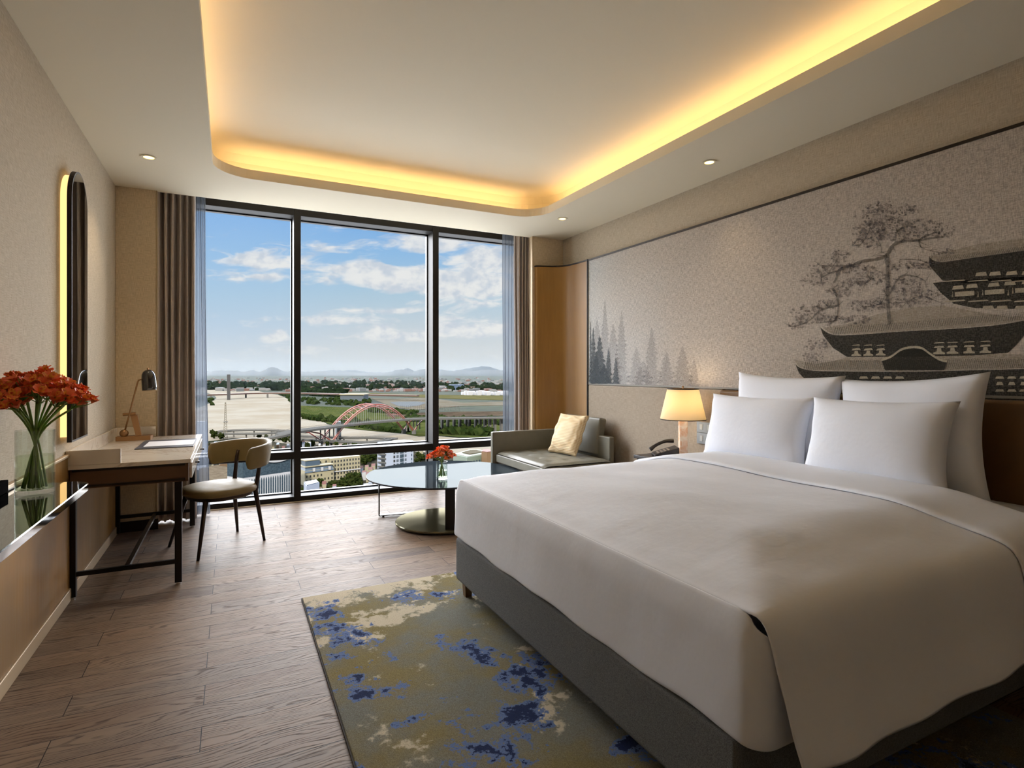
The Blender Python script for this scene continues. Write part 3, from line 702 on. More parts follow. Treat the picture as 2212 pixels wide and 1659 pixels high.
# ---- vases and flowers ----
def vase(x, y, z, r, h, water, label, group=None):
    t = thing('glass_vase', (x, y, z), label, 'vase')
    MB().lathe([(r, z + .001), (r, z + h), (r - .003, z + h), (r - .003, z + .018), (0, z + .018)], (x, y), 40, True).build('glass_body', M_vase, t, smooth=False)
    MB().lathe([(0, z + .0185), (r - .0035, z + .0185), (r - .0035, z + water), (0, z + water)], (x, y), 40).build('water', M_water, t)
    return t
VX, VY = -.70, 2.865
vase(VX, VY, KZ, .063, .252, .150, 'tall clear cylinder vase half filled with water on the console shelf')
vase(1.62, 4.57, .381, .048, .15, .075, 'small clear glass vase on the round coffee table')
def petal_mesh(name, ln, wd, cup, m):
    mb = MB()
    def pet(az, tilt, w_, mi):
        mb.mi = mi; ca, sa = math.cos(az), math.sin(az)
        def fn(u, v):
            s_ = (u - .5) * w_ * (math.sin(PI * min(1, (.08 + v * .84) ** 1.25)) ** .6 if v < .99 else .45)
            th = tilt * (.35 + .9 * v); r_ = ln * v * math.sin(th) + .002; z_ = ln * v * math.cos(th * .8) - cup * 4 * (u - .5) ** 2 * -.003
            return (r_ * ca - s_ * sa, r_ * sa + s_ * ca, z_)
        mb.grid(fn, 3, 5)
    for i in range(3): pet(2 * PI * i / 3, .80, wd, 0)
    for i in range(3): pet(2 * PI * i / 3 + PI / 3, .60, wd * .8, 1 if i < 2 else 0)
    return mb.build(name, m, smooth=True, origin=(0, 0, 0))
def orient(o, p, d, roll=0.):
    q = Vector(d).to_track_quat('Z', 'Y'); o.rotation_mode = 'QUATERNION'
    o.rotation_quaternion = q @ Matrix.Rotation(roll, 3, 'Z').to_quaternion(); o.location = p
PB = petal_mesh('blossom', .029, .024, 1, [M_petal, M_petaly]); PS = petal_mesh('blossom', .021, .018, 1, [M_petal, M_petaly])
lm = MB().grid(lambda u, v: ((u - .5) * .014 * math.sin(PI * min(1, .05 + v * .93)), .006 * math.sin(v * 3), v * .055), 2, 6)
PL = lm.build('leaf', M_leaf, smooth=True, origin=(0, 0, 0))
for q in (PB, PS, PL): q['_proto'] = 1
def bouquet(bx, by, bz, n_, zt0, rx, rz, pb, sc, label, group, seed, xmin=None, rb=.03, vh=.25, nb=9):
    rr = random.Random(seed)
    for i in range(n_):
        a_ = 2 * PI * (i * .618034) + rr.uniform(-.2, .2); q = math.sqrt((i + .5) / n_)
        hx = bx + rx * q * math.cos(a_); hy = by + rx * q * math.sin(a_); hz = zt0 + rz * (1 - q * q) - rz * .25 + rr.uniform(-.01, .01)
        if xmin is not None and hx < xmin: hx = xmin + rr.uniform(0, .03)
        fx_, fy_ = bx - rb * .8 * math.cos(a_) * q, by - rb * .8 * math.sin(a_) * q
        t = thing('flower_stem', (fx_, fy_, bz + .022), label, 'flower', group)
        mid = (lerp(fx_, hx, .30), lerp(fy_, hy, .30), bz + vh * .95)
        ml = math.hypot(mid[0] - bx, mid[1] - by)
        if ml > rb * 1.2: mid = (bx + (mid[0] - bx) * rb * 1.2 / ml, by + (mid[1] - by) * rb * 1.2 / ml, mid[2])
        neck = (lerp(mid[0], hx, .72), lerp(mid[1], hy, .72), lerp(mid[2], hz, .70))
        P = curve([(fx_, fy_, bz + .022), mid, neck], 6)
        mb = MB().tube(P, [.0042 * sc] * len(P), 7)
        tips = []
        for k in range(nb):
            aa = 2 * PI * k / nb + rr.uniform(-.3, .3); rad = (rr.uniform(.028, .048) if k else .008) * sc
            tip = Vector((hx + rad * math.cos(aa), hy + rad * math.sin(aa), hz + rr.uniform(-.026, .018) * sc - (.008 if k else -.006) * sc))
            if xmin is not None and tip.x < xmin - .01: tip.x = xmin - .01 + rr.uniform(0, .012)
            mb.tube([neck, (lerp(neck[0], tip[0], .55) , lerp(neck[1], tip[1], .55), lerp(neck[2], tip[2], .5)), tuple(tip)], [.0016 * sc] * 3, 5)
            tips.append(tip)
        mb.build('stalk', M_stem, t, smooth=True)
        for k, tip in enumerate(tips):
            c = bpy.data.objects.new('blossom', pb.data); C.objects.link(c); c.parent = t
            out = Vector((tip.x - bx, tip.y - by, 0)); out = out.normalized() * .75 * q + Vector((rr.uniform(-.5, .5), rr.uniform(-.5, .5), .8 + .3 * rr.random()))
            orient(c, tip - Vector(t.location), out, rr.uniform(0, 6)); s_ = rr.uniform(.85, 1.15); c.scale = (s_, s_, s_)
        for k in range(3):
            c = bpy.data.objects.new('leaf', PL.data); C.objects.link(c); c.parent = t
            pp = Vector(neck).lerp(Vector((hx, hy, hz)), rr.uniform(.1, .8)); orient(c, pp - Vector(t.location), (rr.uniform(-1, 1), rr.uniform(-1, 1), rr.uniform(.1, .8)), rr.uniform(0, 6)); s_ = sc * rr.uniform(.6, 1.1); c.scale = (s_, s_, s_)
bouquet(VX, VY, KZ, 22, 1.205, .158, .09, PB, 1., 'orange-red alstroemeria stem standing in the tall vase on the console', 'alstroemeria stems in the tall vase', 5, xmin=XL + .035, rb=.052)
bouquet(1.62, 4.57, .381, 13, .585, .088, .075, PS, .75, 'orange-red alstroemeria stem standing in the small vase on the coffee table', 'alstroemeria stems in the small vase', 9, rb=.038, vh=.15, nb=8)
for q in (PB, PS, PL): bpy.data.objects.remove(q)
# ---- desk chair ----
fdir = Vector((-.855, -.519, 0)); sdir = Vector((-.519, .855, 0))
chx = Vector((-.075, 4.765, 0))
ch = thing('desk_chair', chx, 'khaki leather desk chair with wraparound back and dark tapered legs', 'chair')
def CHP(f, s_, z): return chx + fdir * f + sdir * s_ + Vector((0, 0, z))
def seatpt(a_, rf, rs, z):
    c_, s_ = math.cos(a_), math.sin(a_); e = 2.5
    r_ = (abs(c_) ** e + abs(s_) ** e) ** (-1 / e)
    return CHP(r_ * c_ * rf, r_ * s_ * rs, z)
def seatmb(prof, n_=48, f0=0.):
    V = []; Fc = []
    for k, z in prof:
        for j in range(n_):
            p = seatpt(2 * PI * j / n_, .245 * k, .24 * k, z); V.append(tuple(p))
    for i in range(len(prof) - 1):
        for j in range(n_):
            a_ = i * n_ + j; b2 = i * n_ + (j + 1) % n_; Fc.append((a_, b2, b2 + n_, a_ + n_))
    Fc += [tuple(range(n_ - 1, -1, -1)), tuple(range((len(prof) - 1) * n_, len(prof) * n_))]
    return MB().add(V, Fc)
seatmb([(.90, .392), (.97, .398), (1.0, .412), (1.0, .425), (.985, .437), (.95, .446), (.85, .454), (.6, .460), (.3, .462)]).build('seat', M_khaki, ch, smooth=True)
seatmb([(.80, .362), (.86, .368), (.90, .3915)]).build('seat_frame', M_chairleg, ch)
seatmb([(.995, .416), (1.008, .419), (.995, .422)]).build('seat_piping', M_khaki, ch, smooth=True)
for (fx2, fy2) in ((-.200, 4.41), (-.408, 4.855)):
    ft = Vector((fx2, fy2, 0)); tp = chx + (ft - chx) * .66 + Vector((0, 0, .375)); MB().tube([ft, tp], [.010, .018], 14).build('leg', M_chairleg, ch, smooth=True)
for (fx2, fy2), (ux, uy) in (((.051, 5.083), (.045, 5.025)), ((.233, 4.723), (.205, 4.735))):
    ft = Vector((fx2, fy2, 0)); kn_ = chx + (ft - chx) * .80 + Vector((0, 0, .385))
    MB().tube([ft, kn_, Vector((ux, uy, .62)), Vector((ux + .01, uy + .01, .67))], [.010, .018, .013, .011], 14).build('leg', M_chairleg, ch, smooth=True)
BC = Vector((.012, 4.805, 0))
def backpt(u, v):                     # u along the arc, v round the section
    A = math.radians(100); a_ = lerp(-A, A, u); e = min(1, (1 - abs(2 * u - 1)) / .10); e = math.sqrt(max(0, 1 - (1 - e) ** 2))
    zc = .672 - .022 * (abs(2 * u - 1)) ** 2; hh = (.094 - .012 * abs(2 * u - 1)) * (.35 + .65 * e) ; tt = .021 * (.3 + .7 * e)
    b2 = 2 * PI * v; cx_, sz_ = math.cos(b2), math.sin(b2)
    px_ = abs(cx_) ** .7 * (1 if cx_ >= 0 else -1) * tt; pz_ = abs(sz_) ** .5 * (1 if sz_ >= 0 else -1) * hh
    rad = .252 + px_ + .02 * (pz_ / .09) * .6
    d_ = -fdir * math.cos(a_) + sdir * math.sin(a_)
    return tuple(BC + d_ * rad + Vector((0, 0, zc + pz_)))
bk = MB().grid(backpt, 60, 24)
n0 = 61
bk.f.append(tuple(j * n0 for j in range(24))); bk.m.append(0); bk.f.append(tuple(j * n0 + 60 for j in range(23, -1, -1))); bk.m.append(0)
bk.build('backrest', M_khaki, ch, smooth=True, merge=True)
def pipept(u, off):
    A = math.radians(97); a_ = lerp(-A, A, u); d_ = -fdir * math.cos(a_) + sdir * math.sin(a_)
    return BC + d_ * (.252 + off + .012) + Vector((0, 0, .672 - .022 * abs(2 * u - 1) ** 2 + .091 - .012 * abs(2 * u - 1)))
MB().tube([pipept(i / 40, .016) for i in range(41)], .0028, 6).build('back_piping', M_khaki, ch, smooth=True)
# ---- coffee table ----
CT = (1.748, 4.866); TZ = .375
ct = thing('coffee_table', (CT[0], CT[1], 0), 'round coffee table with reflective grey top, metal legs and low bronze disc base', 'coffee table')
MB().lathe([(0, TZ - .010), (.688, TZ - .010), (.690, TZ - .006), (.690, TZ + .003), (.688, TZ + .004), (0, TZ + .004)], CT, 96).build('table_top', M_ctop, ct)
MB().lathe([(.6895, TZ - .011), (.6925, TZ - .009), (.6925, TZ + .001), (.6895, TZ + .002)], CT, 96, False).build('rim', M_dark, ct)
MB().lathe([(0, .006), (.36, .006), (.398, .018), (.40, .030), (.396, .036), (0, .037)], (1.63, 4.575), 72).build('disc_base', M_disc, ct)
ua = Vector((.99, -.13, 0)).normalized()
A0 = Vector((1.188, 5.02, 0)); B0 = Vector((2.28, 4.885, 0))
MB().obox(A0 + Vector((0, 0, .19)), .010, .055, .35, ua).build('leg', M_steel, ct)
MB().obox(B0 + Vector((0, 0, .19)), .010, .055, .35, ua).build('leg', M_steel, ct)
MB().obox((A0 + B0) / 2 + Vector((0, 0, .016)), (B0 - A0).length, .055, .008, ua).build('floor_bar', M_steel, ct)
ft_ = MB(); ft_.cyl((1.225, 5.015, 0), (1.225, 5.015, .012), .01).build('foot', M_dark, ct)
MB().obox((1.572, 4.235, .187), .078, .014, .356, (.90, -.44, 0)).build('post', M_dark, ct, bevel=.002)
# ---- sofa ----
so = thing('sofa', (2.95, 4.8, 0), 'low grey leather corner sofa with tufted seat under the right curtain', 'sofa')
SX0, SX1, SY0, SY1 = 2.41, 3.235, 4.2, 5.235
def seatz(u, v):
    return u, v
sm = MB()
def sfn(u, v):
    x = lerp(SX0, SX1 - .09, u); y = lerp(SY0 + .01, SY1 - .065, v); e = min(u, 1 - u) * .7; e2 = min(v, 1 - v) * 1.05
    z = .492 - .018 * (1 - ss(0, .05, e)) - .016 * (1 - ss(0, .05, e2))
    for i in range(1, 4):
        for j in range(1, 5):
            dx = (x - lerp(SX0, SX1 - .09, i / 4)); dy = y - lerp(SY0, SY1, j / 5)
            z -= .014 * math.exp(-(dx * dx + dy * dy) / .0012)
            z -= .005 * math.exp(-((dx * .8 + dy * .6) ** 2) / .0002 - (dx * dx + dy * dy) / .012)
    return (x, y, z)
sm.grid(sfn, 50, 60)
sm.build('seat_cushion', M_sofa, so, smooth=True)
MB().box(SX0 + .001, SX1 - .09, SY0 + .011, SY1 - .066, .385, .466).build('seat_side', M_sofa, so, bevel=.012, seg=3)
MB().box(SX0 + .03, SX1 - .02, SY0 + .03, SY1 - .05, .16, .384).build('seat_base', mat('sofa_base_dark', hexc(58, 52, 46), .6), so, bevel=.004)
pth = [(SX0 - .03, SY1 - .03), (SX0 + .3, SY1 - .03), (SX1 - .2, SY1 - .03)] + [(SX1 - .2 + .165 * math.sin(a_), SY1 - .195 + .165 * math.cos(a_)) for a_ in [PI / 2 * i / 8 for i in range(1, 9)]] + [(SX1 - .035, 4.9), (SX1 - .035, 4.28)]
def ribbon(path, th, z0, z1):
    mb = MB(); n_ = len(path); Lp, Rp = [], []
    for i, p in enumerate(path):
        a_ = Vector(path[max(i - 1, 0)]); b2 = Vector(path[min(i + 1, n_ - 1)]); d_ = (b2 - a_).normalized(); nn = Vector((-d_.y, d_.x))
        Lp.append(Vector(p) + nn * th / 2); Rp.append(Vector(p) - nn * th / 2)
    V = [(q.x, q.y, z) for z in (z0, z1) for q in Lp] + [(q.x, q.y, z) for z in (z0, z1) for q in Rp]
    Fc = []
    for i in range(n_ - 1):
        a0, a1, b0, b1 = i, n_ + i, 2 * n_ + i, 3 * n_ + i
        Fc += [(a0 + 1, a0, a1, a1 + 1), (b0, b0 + 1, b1 + 1, b1), (a1, b1, b1 + 1, a1 + 1), (a0, a0 + 1, b0 + 1, b0)]
    Fc += [(0, 2 * n_, 3 * n_, n_), (n_ - 1, 2 * n_ - 1, 4 * n_ - 1, 3 * n_ - 1)]
    return mb.add(V, Fc)
ribbon(pth, .055, .36, .688).build('arm_and_back', M_sofa, so, bevel=.012, seg=3, merge=True)
MB().obox((3.205, 4.775, .672), .085, .63, .36, (1, 0, -.17), (.17, 0, 1)).build('back_cushion', M_sofa, so, bevel=.02, seg=4)
for x in (SX0 + .08, SX1 - .08):
    for y in (SY0 + .08, SY1 - .12): MB().box(x - .015, x + .015, y - .015, y + .015, 0, .16).build('leg', M_dark, so)
# pillow generator (local: x width, z height, y thickness)
def pillowmb(w_, h, t_, pin=.06, pt=.55, seed=0, nu=28, wr=.004):
    rr = random.Random(seed); ph = [rr.uniform(0, 6) for _ in range(8)]; mb = MB()
    for side in (1, -1):
        def fn(u, v):
            a_ = 2 * u - 1; b2 = 2 * v - 1
            x = a_ * (1 - pin * (1 - b2 * b2)) * w_ / 2; z = b2 * (1 - pin * .9 * (1 - a_ * a_)) * h / 2
            k = max(0, (1 - abs(a_) ** 2.6)) ** pt * max(0, (1 - abs(b2) ** 2.6)) ** pt
            e_ = abs(a_) ** 3 * abs(b2) ** 3
            y = side * (t_ / 2 * k + (wr * (math.sin(a_ * 9 + b2 * 5 + ph[0]) + math.sin(b2 * 11 - a_ * 6 + ph[1])) * (1 - k) * 1.4 if 0 < k else 0) * .5 + .0015)
            if abs(a_) > .999 or abs(b2) > .999: y = 0
            return (x, y, z + h / 2)
        mb.grid(fn if side == 1 else (lambda u, v: fn(1 - u, v)), nu, nu)
    return mb
def pillow(name, c, w_, h, t_, yaw, tilt, m, label, cat, group=None, roll=0., **k):
    mb = pillowmb(w_, h, t_, **k); o = mb.build(name, m, smooth=True, merge=True, origin=(0, 0, 0))
    o.location = c; o.rotation_euler = Matrix.Rotation(yaw, 3, 'Z').to_4x4().to_3x3() @ Matrix.Rotation(tilt, 3, 'X') @ Matrix.Rotation(roll, 3, 'Y') and (Matrix.Rotation(yaw, 3, 'Z') @ Matrix.Rotation(tilt, 3, 'X') @ Matrix.Rotation(roll, 3, 'Y')).to_euler()
    return tag(o, label, cat, group)
pillow('throw_cushion', (2.905, 4.70, .492), .41, .42, .13, math.radians(100), math.radians(24), M_cushion, 'square straw-coloured throw cushion leaning on the sofa back', 'cushion', pin=.05, wr=.012)
# =============== BED ===============
bed = thing('bed', (2.2, 2.04, 0), 'large bed frame in grey upholstery on short brown wood legs', 'bed')
MB().box(1.165, 3.28, 1.025, 3.055, .095, .345).build('bed_base', M_grey, bed, bevel=.022, seg=4)
MB().box(1.215, 3.27, 1.05, 3.03, .346, .655).build('mattress', M_bed, bed, bevel=.05, seg=5)
for x in (1.215, 3.1):
    for y in (1.09, 2.99):
        MB().tube([(x, y, .012), (x, y, .098)], [.026, .034], 4).build('leg', M_legwood, bed)
def bump_(x, y): return .004 * math.sin(x * 5 + y * 3) + .003 * math.sin(y * 7 - x * 4 + 1) + .002 * math.sin(x * 13 + y * 9)
def topz(x, y):
    d_ = min(x - 1.2, 3.06 - y, y - .97)
    return .690 + .068 * ss(0, .42, d_) + bump_(x, y) * ss(0, .25, d_)
PR = [(3.125, .335), (3.108, .42), (3.092, .50), (3.078, .57), (3.066, .625), (3.050, .666), (3.028, .686)]
PN = [(1.030, .690), (.995, .679), (.968, .656), (.953, .618), (.943, .57), (.934, .51), (.922, .45), (.905, .385), (.880, .325)]
NT_ = 34
def prof(x, j, off=0.):
    """j-th point of the cross-section from the far hem over the top to the near hem"""
    nR = len(PR)
    if j < nR:
        y, z = PR[j]; k = 1 - j / nR
        y += .010 * math.sin(x * 9) * k; z += .008 * math.sin(x * 6 + 1) * k
        ny, nz = (1, .15) if j < 4 else (.7, .7)
    elif j < nR + NT_:
        t_ = (j - nR + 1) / (NT_ + 1); y = lerp(3.028, 1.03, t_); z = topz(x, y); ny, nz = 0, 1
    else:
        i = j - nR - NT_; y, z = PN[i]; k = i / (len(PN) - 1)
        y += (.012 * math.sin(x * 7 + 2) + .006 * math.sin(x * 17)) * k; z += (.016 * math.sin(x * 5.2 + 2.4) - .018 * (x - 1.2) * 0) * k
        z += topz(x, 1.075) * 0
        ny, nz = (0, 1) if i < 1 else ((-.6, .8) if i < 3 else (-1, .2))
    e_ = 1 - ss(1.19, 1.30, x)
    if PR[-1][1] < z: z -= .016 * e_
    return (x, y + ny * off, z + nz * off)
NJ = len(PR) + NT_ + len(PN)
dv = MB(); NXI = 46
xs_ = [1.196 + (2.90 - 1.196) * (i / NXI) ** 1.25 for i in range(NXI + 1)]
V = []
for x in xs_:
    for j in range(NJ):
        p = prof(x, j); i_near = j - (len(PR) + NT_)
        if x == xs_[0]:
            if i_near >= 1: p = (x - .008 * min(1, i_near / 3) + .004 * i_near, p[1], p[2])
            elif j < len(PR): p = (x - .01, p[1], p[2])
        V.append(p)
dv.add(V, [(i * NJ + j, i * NJ + j + 1, (i + 1) * NJ + j + 1, (i + 1) * NJ + j) for i in range(NXI) for j in range(NJ - 1)])
duv = dv
# foot drop, wrapping round under the near corner pleat
ys_ = [3.06 - (3.06 - 1.02) * i / 44 for i in range(45)]
cols = [(0, y) for y in ys_] + [(1, PI / 2 * i / 6) for i in range(1, 7)] + [(2, .05 * i) for i in range(1, 6)]
NR_ = 14
def footpt(c, r_):
    t_ = r_ / NR_; kind, q = c
    yy = q if kind == 0 else .97
    zt_ = (topz(1.2, min(max(yy, .98), 3.03)) - .018) if kind == 0 else lerp(.655, .62, min(1, 1 if kind == 2 else q))
    hem = .345 + .006 * math.sin(yy * 7) + .004 * math.sin(yy * 17)
    if kind != 0: hem = .345
    z = lerp(zt_, hem, t_); out = .016 * ss(0, .25, t_) + .012 * t_ + .004 * math.sin(yy * 6 + 2) * t_
    if kind == 0: return (1.198 - out + (.006 if r_ == 0 else 0), q, z)
    R0 = .055
    cx_, cy_ = 1.198 - out + R0 , 1.02
    if kind == 1: return (cx_ - R0 * math.cos(q), cy_ - R0 * math.sin(q), z)
    return (cx_ + q, cy_ - R0 + .002, z)
V = [footpt(c, r_) for r_ in range(NR_ + 1) for c in cols]; n_ = len(cols)
duv.add(V, [(r_ * n_ + i, r_ * n_ + i + 1, (r_ + 1) * n_ + i + 1, (r_ + 1) * n_ + i) for r_ in range(NR_) for i in range(n_ - 1)])
dvo = thing('duvet', (2.0, 2.0, .34), 'smooth white duvet with folded-back top band draped over the bed', 'duvet')
o = duv.build('duvet_cover', M_bed, dvo, smooth=True)
s_ = o.modifiers.new('solid', 'SOLIDIFY'); s_.thickness = .010; s_.offset = -1
o.modifiers.new('sub', 'SUBSURF').render_levels = 1; o.modifiers['sub'].levels = 1
bd = MB(); xb = [(2.462, .001), (2.465, .012), (2.478, .018), (2.52, .019), (2.62, .018), (2.74, .018), (2.84, .020), (2.885, .020), (2.905, .012), (2.91, -.02), (2.91, -.06)]
V = []
for i, (x, of) in enumerate(xb):
    for j in range(NJ):
        q = prof(min(x, 2.9), j, of + .002); w_ = (.012 * math.sin(q[1] * 3.3 + 1) + .006 * math.sin(q[1] * 8)) * (1 - min(1, i / 5))
        V.append((x + w_, q[1], q[2]))
bd.add(V, [(i * NJ + j, i * NJ + j + 1, (i + 1) * NJ + j + 1, (i + 1) * NJ + j) for i in range(len(xb) - 1) for j in range(NJ - 1)])
o = bd.build('fold_band', M_bed, dvo, smooth=True); s_ = o.modifiers.new('solid', 'SOLIDIFY'); s_.thickness = .006; s_.offset = -1
o.modifiers.new('sub', 'SUBSURF').render_levels = 1; o.modifiers['sub'].levels = 1
# bottom sheet: visible at the near head corner
sh = MB()
def shfn(u, v):
    x = lerp(2.6, 3.275, u); q = v
    P_ = [(3.06, .36), (3.05, .60), (3.02, .655), (2.9, .672), (2.0, .678), (1.2, .672), (1.05, .660), (1.005, .62), (.99, .5), (.975, .34)]
    t_ = q * (len(P_) - 1); i = min(int(t_), len(P_) - 2); f_ = t_ - i
    return (x, lerp(P_[i][0], P_[i + 1][0], f_), lerp(P_[i][1], P_[i + 1][1], f_))
sh.grid(shfn, 10, 45); o = sh.build('bottom_sheet', M_bed, bed, smooth=True); s_ = o.modifiers.new('solid', 'SOLIDIFY'); s_.thickness = .006; s_.offset = -1
YP = PI / 2
pillow('bed_pillow', (3.085, 2.405, .690), .76, .60, .19, YP, math.radians(6), M_pillow, 'large white pillow standing behind, on the window side of the bed', 'pillow', 'white bed pillows', roll=math.radians(-1.6), pin=.10, seed=2, pt=.42)
pillow('bed_pillow', (3.085, 1.655, .672), .73, .61, .19, YP - .03, math.radians(6), M_pillow, 'large white pillow standing behind, on the side nearer the camera', 'pillow', 'white bed pillows', roll=math.radians(3.2), pin=.10, seed=3, pt=.42)
pillow('bed_pillow', (2.935, 2.50, .725), .77, .435, .19, YP + .02, math.radians(14), M_pillow, 'smaller white pillow in front, on the window side of the bed', 'pillow', 'white bed pillows', pin=.09, seed=4, pt=.42)
pillow('bed_pillow', (2.905, 1.745, .725), .74, .445, .20, YP - .02, math.radians(14), M_pillow, 'smaller white pillow in front, on the side nearer the camera', 'pillow', 'white bed pillows', roll=math.radians(.8), pin=.09, seed=5, pt=.42)
rg = thing('area_rug', (1.5, 1.9, 0), 'olive and grey area rug with cream patches and blue splotches under the bed', 'rug')
MB().box(.365, 2.615, .35, 3.385, .001, .014).build('rug_pile', M_rug, rg, bevel=.004)
MB().box(.360, 2.62, .345, 3.39, .0005, .009).build('rug_binding', M_rugedge, rg)
# ---- nightstand, phone, lamp, switch ----
ns = thing('nightstand', (3.1, 3.36, 0), 'dark nightstand between the bed and the sofa', 'nightstand')
MB().box(2.88, 3.33, 3.15, 3.57, .612, .638).build('top', M_plasticdk, ns, bevel=.003)
MB().box(2.90, 3.33, 3.165, 3.555, .25, .611).build('body', M_chairleg, ns, bevel=.003)
dr = MB().box(2.886, 2.90, 3.175, 3.545, .44, .60).build('drawer', M_chairleg, ns, bevel=.002)
MB().cyl((2.885, 3.36, .52), (2.868, 3.36, .52), .008).build('knob', M_brass, dr)
for x in (2.92, 3.30):
    for y in (3.185, 3.535): MB().box(x - .015, x + .015, y - .015, y + .015, 0, .25).build('leg', M_dark, ns)
NZ = .638
tp_ = thing('telephone', (3.05, 3.44, NZ), 'dark desk telephone with angled handset on the nightstand', 'telephone')
pa = Vector((.86, -.50, 0)).normalized(); pb_ = Vector((-pa.y, pa.x, 0)); pc = Vector((3.06, 3.42, NZ))
def pp_(a_, b2, z): return pc + pa * a_ + pb_ * b2 + Vector((0, 0, z))
wd = MB().add([pp_(-.085, -.09, .002), pp_(.10, -.09, .002), pp_(.10, .07, .002), pp_(-.085, .07, .002), pp_(-.085, -.09, .018), pp_(.10, -.09, .075), pp_(.10, .07, .075), pp_(-.085, .07, .018)],
              [(0, 3, 2, 1), (4, 5, 6, 7), (0, 1, 5, 4), (1, 2, 6, 5), (2, 3, 7, 6), (3, 0, 4, 7)])
bdy = wd.build('phone_body', M_plasticdk, tp_, bevel=.004)
kp = MB()
for i in range(4):
    for j in range(5):
        a_ = -.055 + i * .026; b2 = -.075 + j * .018; z = .018 + (a_ + .085) / .185 * .057
        kp.obox(pp_(a_, b2, z + .004), .013, .011, .006, (pa.x, pa.y, .30), (-.3 * pa.x, -.3 * pa.y, 1))
kp.build('keypad', M_key, bdy)
hs = curve([tuple(pp_(-.10, .045, .040)), tuple(pp_(-.05, .045, .078)), tuple(pp_(.02, .045, .108)), tuple(pp_(.085, .045, .112))], 5)
MB().tube(hs, [.017, .018, .016, .014, .013, .013, .013, .013, .013, .013, .014, .015, .017, .018, .018, .017], 8).build('handset', M_plasticdk, tp_, smooth=True)
LX, LY = 3.13, 3.285
tl = thing('table_lamp', (LX, LY, NZ), 'alabaster column table lamp with glowing cream shade on the nightstand', 'lamp')
MB().obox((LX, LY, NZ + .15), .060, .060, .298, (.86, -.5, 0)).build('column', M_alab, tl, bevel=.004)
MB().lathe([(.172, .934), (.118, 1.166), (.117, 1.166), (.171, .934)], (LX, LY), 48, False).build('lamp_shade', M_shade, tl, smooth=True)
MB().lathe([(.1735, .930), (.1745, .936), (.171, .936), (.170, .930), (.1735, .930)], (LX, LY), 48, False).lathe([(.1195, 1.163), (.1195, 1.172), (.116, 1.172), (.116, 1.163), (.1195, 1.163)], (LX, LY), 48, False).build('shade_rim', M_trimdark, tl)
MB().cyl((LX, LY, .936), (LX, LY, 1.18), .004).tube([(LX - .116, LY, 1.168), (LX + .116, LY, 1.168)], .002, 6).tube([(LX, LY - .116, 1.168), (LX, LY + .116, 1.168)], .002, 6).lathe([(.009, 1.18), (0, 1.195)], (LX, LY), 10).build('harp', M_brass, tl)
MB().blob((LX, LY, 1.03), .026, .026, .034, 1, 2, 0).build('bulb', mat('bulb_glow', emit=(1, .78, .45), es=7), tl, smooth=True)
ld = bpy.data.lights.new('lamp_bulb_light', 'POINT'); ld.energy = .9; ld.color = (1, .80, .54); ld.shadow_soft_size = .05
lo = bpy.data.objects.new('lamp_bulb_light', ld); C.objects.link(lo); lo.location = (0, 0, 1.10 - NZ); lo.parent = tl
sw = thing('switch_panel', (3.325, 3.2, .72), 'grey metal bedside switch and socket panel beside the lamp', 'switch panel')
SXP = 3.328
MB().box(SXP - .006, 3.3345, 3.08, 3.335, .820, .904).box(SXP - .006, 3.3345, 3.08, 3.335, .732, .817).build('face_plate', M_switch, sw, bevel=.0015)
sk_ = MB()
for (y, z, w_, h) in ((3.285, .865, .030, .042), (3.21, .865, .018, .042), (3.17, .865, .018, .042), (3.285, .775, .030, .044)): sk_.box(SXP - .009, SXP - .006, y - w_ / 2, y + w_ / 2, z - h / 2, z + h / 2)
sk_.build('switch_button', mat('switch_button_grey', hexc(160, 162, 162), .4), sw, bevel=.001)
so_ = MB()
for (y, z) in ((3.20, .790), (3.20, .762), (3.185, .776), (3.215, .776)): so_.box(SXP - .0068, SXP - .0055, y - .004, y + .004, z - .006, z + .006)
so_.build('socket_hole', M_dark, sw)
# =============== LIGHT ===============
def sun(name, dvec, e_, ang, col=(1, 1, 1)):
    l = bpy.data.lights.new(name, 'SUN'); l.energy = e_; l.angle = math.radians(ang); l.color = col
    o_ = bpy.data.objects.new(name, l); C.objects.link(o_); o_.rotation_euler = Vector(dvec).to_track_quat('-Z', 'Y').to_euler(); o_.location = (0, 0, 60); return o_
sun('bright_sky_daylight', (.12, -1, -.06), 10.5, 112, (.98, .985, 1))
sun('bright_cloud_daylight', (.25, -1, -.75), .5, 46, (1, .98, .96))
sun('high_sun', (.30, .75, -.55), 3.6, 3, (1, .95, .86))

struct(MB().box(-70, 70, 6.6, 52, -13, -12.6).build('unseen_bounce_slab', mat('bounce_slab_white', hexc(226, 224, 218), .9)))  # added white slab below the sill, out of view; bounces daylight onto the ceiling
